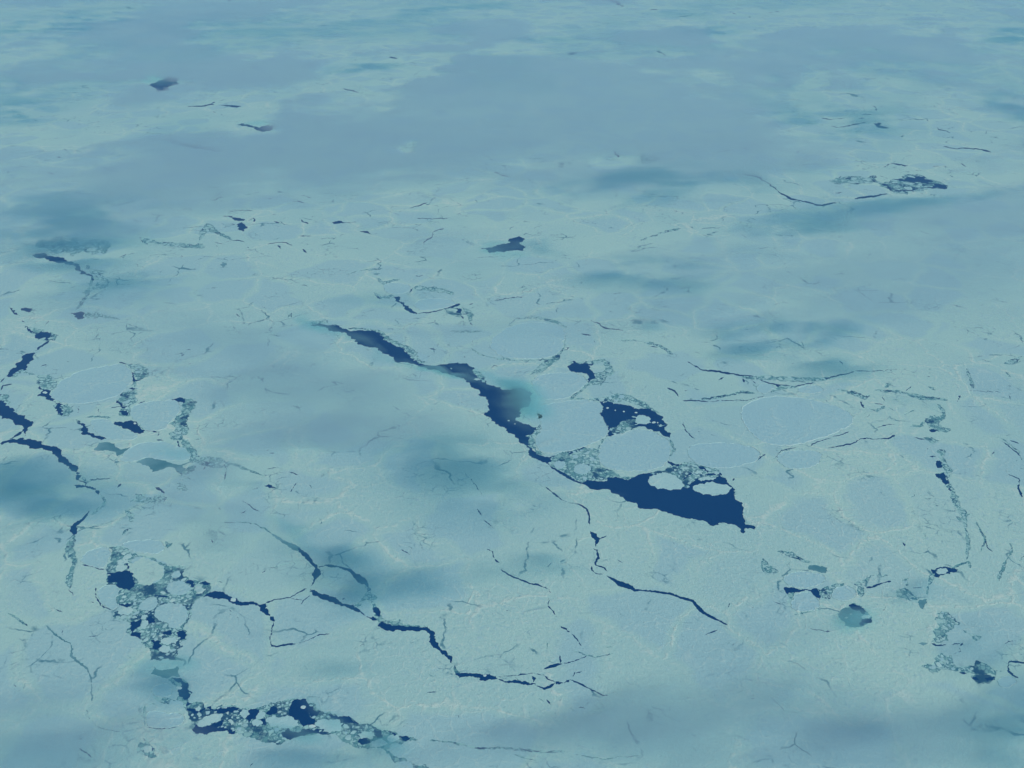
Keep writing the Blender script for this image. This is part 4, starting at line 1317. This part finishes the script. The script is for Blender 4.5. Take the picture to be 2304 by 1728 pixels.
# ------------------------------------------------------------------ low fog, and dark-coloured banks imitating cloud shadow: air with a rolling top
# (x, y, rx, ry, tilt in degrees, opacity) over the place the photograph shows them, x, y of a 2212 wide view
FOG = [
    (900, 330, 520, 120, -3, 1.1), (1150, 250, 480, 90, -2, .6), (300, 60, 420, 60, -5, .7), (1500, 150, 300, 60, -4, .6),
    (1950, 120, 330, 70, -4, .8), (1600, 330, 260, 70, -2, .7), (300, 380, 330, 70, -6, .55), (200, 480, 240, 70, -4, .6),
    (1950, 600, 380, 130, -4, 1.0), (1480, 620, 260, 90, -4, .6), (2150, 470, 240, 60, -4, .9), (1250, 420, 260, 60, -3, .5),
    (740, 860, 300, 110, -4, .6), (520, 760, 240, 80, -6, .55), (860, 930, 160, 60, 0, .4), (620, 980, 200, 60, -6, .3),
    (1720, 1500, 470, 110, -4, .85), (1450, 1590, 420, 90, -4, .6), (2000, 1600, 330, 110, -5, .7), (1350, 560, 120, 40, -4, .4),
    (420, 1120, 130, 60, 10, .55), (480, 1050, 90, 40, 0, .3), (300, 1560, 110, 70, 0, .2),
    
    (250, 650, 200, 60, -6, .3),
    (120, 1560, 200, 90, 0, .12), (110, 660, 120, 40, 0, .3), (1000, 640, 200, 30, -4, .25),
    (1250, 1580, 220, 60, -5, .4), (700, 1620, 250, 40, -5, .4), (1000, 560, 150, 40, -4, .3),
]
# steam rising from the open leads
SMOKE = [
    (1132, 862, 44, 26, 25, 1.5), (1075, 835, 70, 14, 30, .55), (770, 740, 50, 8, 20, .7), (935, 800, 55, 6, 22, .6), (992, 820, 40, 7, 25, .8), (700, 702, 40, 10, 15, .3), (850, 772, 40, 5, 30, .3), (1085, 545, 26, 18, 0, .6),
    (1125, 540, 18, 16, 0, .35), (1840, 1345, 34, 22, 0, .75), (350, 172, 44, 9, 0, .6), (330, 1455, 60, 22, 0, .55), (380, 1440, 40, 14, 0, .6), (370, 985, 60, 18, 0, .35), (700, 700, 70, 10, 20, .6),
    (560, 268, 30, 8, 0, .4), (1320, 1065, 60, 10, 0, .1), (620, 1590, 60, 12, 0, .5), (690, 1545, 50, 14, 20, .35), (840, 1600, 60, 18, 20, .4), (620, 1165, 50, 14, 30, .35), (1105, 900, 40, 18, 40, .35),
]
CLEAR = [
    (1100, 430, 90, 18, -6, .9), (1300, 480, 150, 30, -4, .7), (1450, 490, 320, 22, -8, .9), (1620, 60, 70, 40, -10, .9), (1500, 35, 150, 22, -4, .7),
    (880, 155, 90, 22, -18, .9), (800, 180, 220, 9, -7, .8), (1770, 185, 30, 40, -20, .8), (1850, 212, 130, 10, 2, .8), (1960, 330, 110, 28, -10, .9),
    (2110, 310, 70, 22, -6, .8), (890, 318, 22, 10, 0, .8), (560, 110, 26, 34, 20, .6), (680, 96, 22, 20, -20, .7), (660, 480, 160, 26, -4, .8),
    (480, 520, 210, 34, -4, .7), (230, 285, 190, 20, -8, .5), (110, 208, 140, 9, -5, .6), (450, 250, 90, 16, -8, .6), (1190, 105, 150, 10, -4, .4),
    (1870, 400, 160, 24, -4, .7), (1340, 345, 60, 12, -4, .4), (1610, 780, 220, 30, 2, .6), (2000, 770, 220, 16, -4, .8), (1650, 660, 80, 12, -10, .5),
    (60, 240, 120, 7, -4, .6), (960, 440, 180, 8, -4, .6), (650, 1010, 120, 40, 0, .4), (540, 272, 50, 16, 10, .5), (350, 180, 30, 12, 0, .6),
    (2090, 50, 120, 7, -10, .4), (1690, 55, 60, 14, 0, .5), (800, 600, 150, 30, 0, .5), (760, 735, 60, 26, 20, .6), (880, 785, 80, 26, 25, .7), (1000, 825, 60, 26, 25, .7), (1110, 910, 60, 50, 45, .8), (1180, 980, 50, 40, 40, .8),
    (625, 1170, 60, 36, 30, .6), (700, 1260, 110, 40, 20, .6), (500, 1300, 120, 24, 8, .6), (380, 1500, 50, 50, 0, .6), (620, 1560, 280, 44, 6, .8), (300, 1300, 120, 110, 0, .7), (110, 880, 150, 130, 20, .5), (300, 920, 120, 90, 0, .4),
    (900, 650, 160, 40, 0, .4), (2020, 1300, 200, 120, 10, .4), (1780, 1290, 120, 40, 0, .6), (1980, 395, 120, 26, 0, .5),
    (1100, 1200, 400, 120, 0, .6), (1600, 1000, 600, 150, 0, .8), (800, 1480, 300, 60, 0, .5),
]
SHADE = [  # cloud shadows on the ice, put in as dark absorbing patches
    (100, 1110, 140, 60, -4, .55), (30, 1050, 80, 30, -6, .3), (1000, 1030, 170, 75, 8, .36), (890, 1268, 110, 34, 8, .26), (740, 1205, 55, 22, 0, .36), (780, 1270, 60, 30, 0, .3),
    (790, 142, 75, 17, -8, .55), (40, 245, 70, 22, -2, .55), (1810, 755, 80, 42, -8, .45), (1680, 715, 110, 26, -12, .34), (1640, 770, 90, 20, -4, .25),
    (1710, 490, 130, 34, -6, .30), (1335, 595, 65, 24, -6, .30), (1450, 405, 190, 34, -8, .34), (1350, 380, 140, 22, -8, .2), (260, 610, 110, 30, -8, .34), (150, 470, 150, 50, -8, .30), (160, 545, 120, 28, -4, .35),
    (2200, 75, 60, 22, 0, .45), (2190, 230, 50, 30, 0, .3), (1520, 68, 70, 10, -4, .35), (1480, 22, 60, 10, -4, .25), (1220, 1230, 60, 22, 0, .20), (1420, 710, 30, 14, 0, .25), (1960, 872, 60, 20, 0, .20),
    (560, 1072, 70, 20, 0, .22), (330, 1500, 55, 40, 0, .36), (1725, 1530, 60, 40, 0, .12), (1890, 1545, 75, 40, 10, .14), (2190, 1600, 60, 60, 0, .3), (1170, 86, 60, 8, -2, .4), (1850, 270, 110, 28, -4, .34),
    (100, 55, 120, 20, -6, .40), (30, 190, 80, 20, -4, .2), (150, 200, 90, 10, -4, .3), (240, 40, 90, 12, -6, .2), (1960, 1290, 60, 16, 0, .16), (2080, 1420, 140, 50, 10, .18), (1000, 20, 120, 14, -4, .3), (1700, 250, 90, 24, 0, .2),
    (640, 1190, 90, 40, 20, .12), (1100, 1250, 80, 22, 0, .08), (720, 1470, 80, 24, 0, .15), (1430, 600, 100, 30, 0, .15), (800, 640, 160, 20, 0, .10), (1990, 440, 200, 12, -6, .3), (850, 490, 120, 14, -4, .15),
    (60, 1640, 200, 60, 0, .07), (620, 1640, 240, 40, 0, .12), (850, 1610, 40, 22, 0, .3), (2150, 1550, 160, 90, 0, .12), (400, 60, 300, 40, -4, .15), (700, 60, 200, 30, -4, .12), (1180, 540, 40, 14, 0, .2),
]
# a sheet of points spread over the sea: fine near the camera, coarse far off
GU = np.arange(-560, 2780, 10.0)
GV = np.concatenate([np.arange(-105, 620, 4.0), np.arange(620, 2200, 8.0)])
UU, VV = np.meshgrid(GU, GV)
GX, GY = ground(UU * 2304 / 2212, VV * 2304 / 2212)
ang = R(14)
WX = (GX * math.cos(ang) + GY * math.sin(ang)) / 1000
WY = (-GX * math.sin(ang) + GY * math.cos(ang)) / 1000
dist = np.sqrt(GX ** 2 + GY ** 2)
sin_dep = ALT / np.sqrt(dist ** 2 + ALT ** 2)
streak = fbm(WX / 5.0, WY / 1.9, 6)
streak2 = fbm(WX / 2.2 + 40, WY / 1.0 + 9, 5)
streak3 = fbm(WX / 1.3 + 11, WY / (.38 + .5 * np.clip(dist / 60000, 0, 1)) + 70, 4)
broad = fbm(WX / 16.0 + 5, WY / 9.0 + 3, 4)
fore = np.clip(VV / 1300, .12, .8)                # how much the view squeezes depth here
wu = UU + (fbm(WX / 3.0 + 3, WY / 1.6, 5) - .5) * 120
wv = VV + (fbm(WX / 2.4 + 60, WY / 1.2 + 8, 5) - .5) * 150 * fore

def blobs(lst, power=1.0):
    s = np.zeros_like(UU)
    for x, y, rx, ry, t, a in lst:
        c, d = math.cos(R(t)), math.sin(R(t))
        u, v = wu - x, wv - y
        p = (u * c + v * d) / rx
        q = (-u * d + v * c) / ry
        s += a * np.exp(-((p * p + q * q) ** power) * 1.1)
    return s

def bank(name, depth, sigma, base, colour, aniso=0.0):
    """depth: slant optical depth wanted over each point -> a closed bank of even air whose thickness gives it"""
    h = depth * sin_dep / sigma
    h = np.clip(h, 0, 900)
    sc = (ALT - base) / ALT
    h[0, :] = h[-1, :] = h[:, 0] = h[:, -1] = 0
    on = h > .5
    # thin film everywhere a neighbour is on, so that every edge runs out to nothing
    ny, nx = h.shape
    cell = on[:-1, :-1] | on[1:, :-1] | on[:-1, 1:] | on[1:, 1:]
    idx_t = -np.ones(h.shape, int)
    idx_b = -np.ones(h.shape, int)
    need = np.zeros_like(on)
    need[:-1, :-1] |= cell; need[1:, :-1] |= cell; need[:-1, 1:] |= cell; need[1:, 1:] |= cell
    full = np.zeros_like(on)
    full[1:-1, 1:-1] = cell[:-1, :-1] & cell[1:, :-1] & cell[:-1, 1:] & cell[1:, 1:]
    verts = []
    for j in range(ny):
        for i in range(nx):
            if need[j, i]:
                idx_b[j, i] = len(verts)
                verts.append((GX[j, i] * sc, GY[j, i] * sc, base))
                if full[j, i]:
                    idx_t[j, i] = len(verts)
                    verts.append((GX[j, i] * sc, GY[j, i] * sc, base + max(h[j, i], .3)))
                else:
                    idx_t[j, i] = idx_b[j, i]
    faces = []
    for j in range(ny - 1):
        for i in range(nx - 1):
            if cell[j, i]:
                # top and bottom cut along the same diagonal, so that the bank stays closed
                for q in (((j, i), (j + 1, i), (j + 1, i + 1)), ((j, i), (j + 1, i + 1), (j, i + 1))):
                    tp = [idx_t[a] for a in q]
                    bt = [idx_b[a] for a in q]
                    if tp != bt:
                        faces.append(tp)
                        faces.append(bt[::-1])
    me = bpy.data.meshes.new(name)
    me.from_pydata(verts, [], faces)
    me.materials.append(volume_mat(name, colour, sigma, aniso))
    o = bpy.data.objects.new(name, me)
    o["kind"] = "stuff"
    col.objects.link(o)
    return o

far = band(-VV, -620, -60)                     # more fog towards the far side
lump = fbm(GX / 7000 + 21, GY / 9500 + 4, 5)
ragged = (streak * .45 + streak2 * .3 + streak3 * .25 - .5)
cover = .08 + .30 * far + .62 * blobs(FOG) - 1.7 * blobs(CLEAR, 1.2) + 1.7 * ragged + 2.6 * far * (lump - .5) + 1.3 * far * (fbm(GX / 2600 + 7, GY / 5200 + 51, 5) - .5)
cover = band(cover, .04 + .20 * far, 1.08 - .42 * far)
fog = (1.3 + .7 * far) * cover * (.75 + .5 * band(broad, .35, .65))
fog = np.clip(fog - .01, 0, 2.4)
bank("low_fog", fog * FOG_GAIN, 0.009, 30.0, FOG_COLOUR)

smoke = blobs(SMOKE) * (.6 + .8 * band(streak3, .3, .7))
bank("sea_smoke", np.clip(smoke - .03, 0, 2) * SMOKE_GAIN, 0.012, 8.0, SMOKE_COLOUR)

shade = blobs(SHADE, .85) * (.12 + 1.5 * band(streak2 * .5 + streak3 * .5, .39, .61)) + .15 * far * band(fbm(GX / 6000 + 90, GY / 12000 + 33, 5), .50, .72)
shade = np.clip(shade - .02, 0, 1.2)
bank("cloud_shade_bank", shade * SHADE_GAIN, 0.004, 45.0, SHADE_COLOUR)  # dark-coloured bank added to darken the ice as cloud shadow would

# ------------------------------------------------------------------ the air itself
bm = bmesh.new()
bmesh.ops.create_cube(bm, size=1.0)
me = bpy.data.meshes.new("haze")
bm.to_mesh(me)
bm.free()
me.materials.append(volume_mat("haze", HAZE_COLOUR, HAZE_DENSITY))
o = bpy.data.objects.new("haze", me)
o["kind"] = "stuff"
zt, zb = ALT + 200.0, -3.0
o.scale = (X1 - X0 + 2000, Y1 - Y0 + 2000, zt - zb)
o.location = ((X0 + X1) / 2, (Y0 + Y1) / 2, (zt + zb) / 2)
col.objects.link(o)
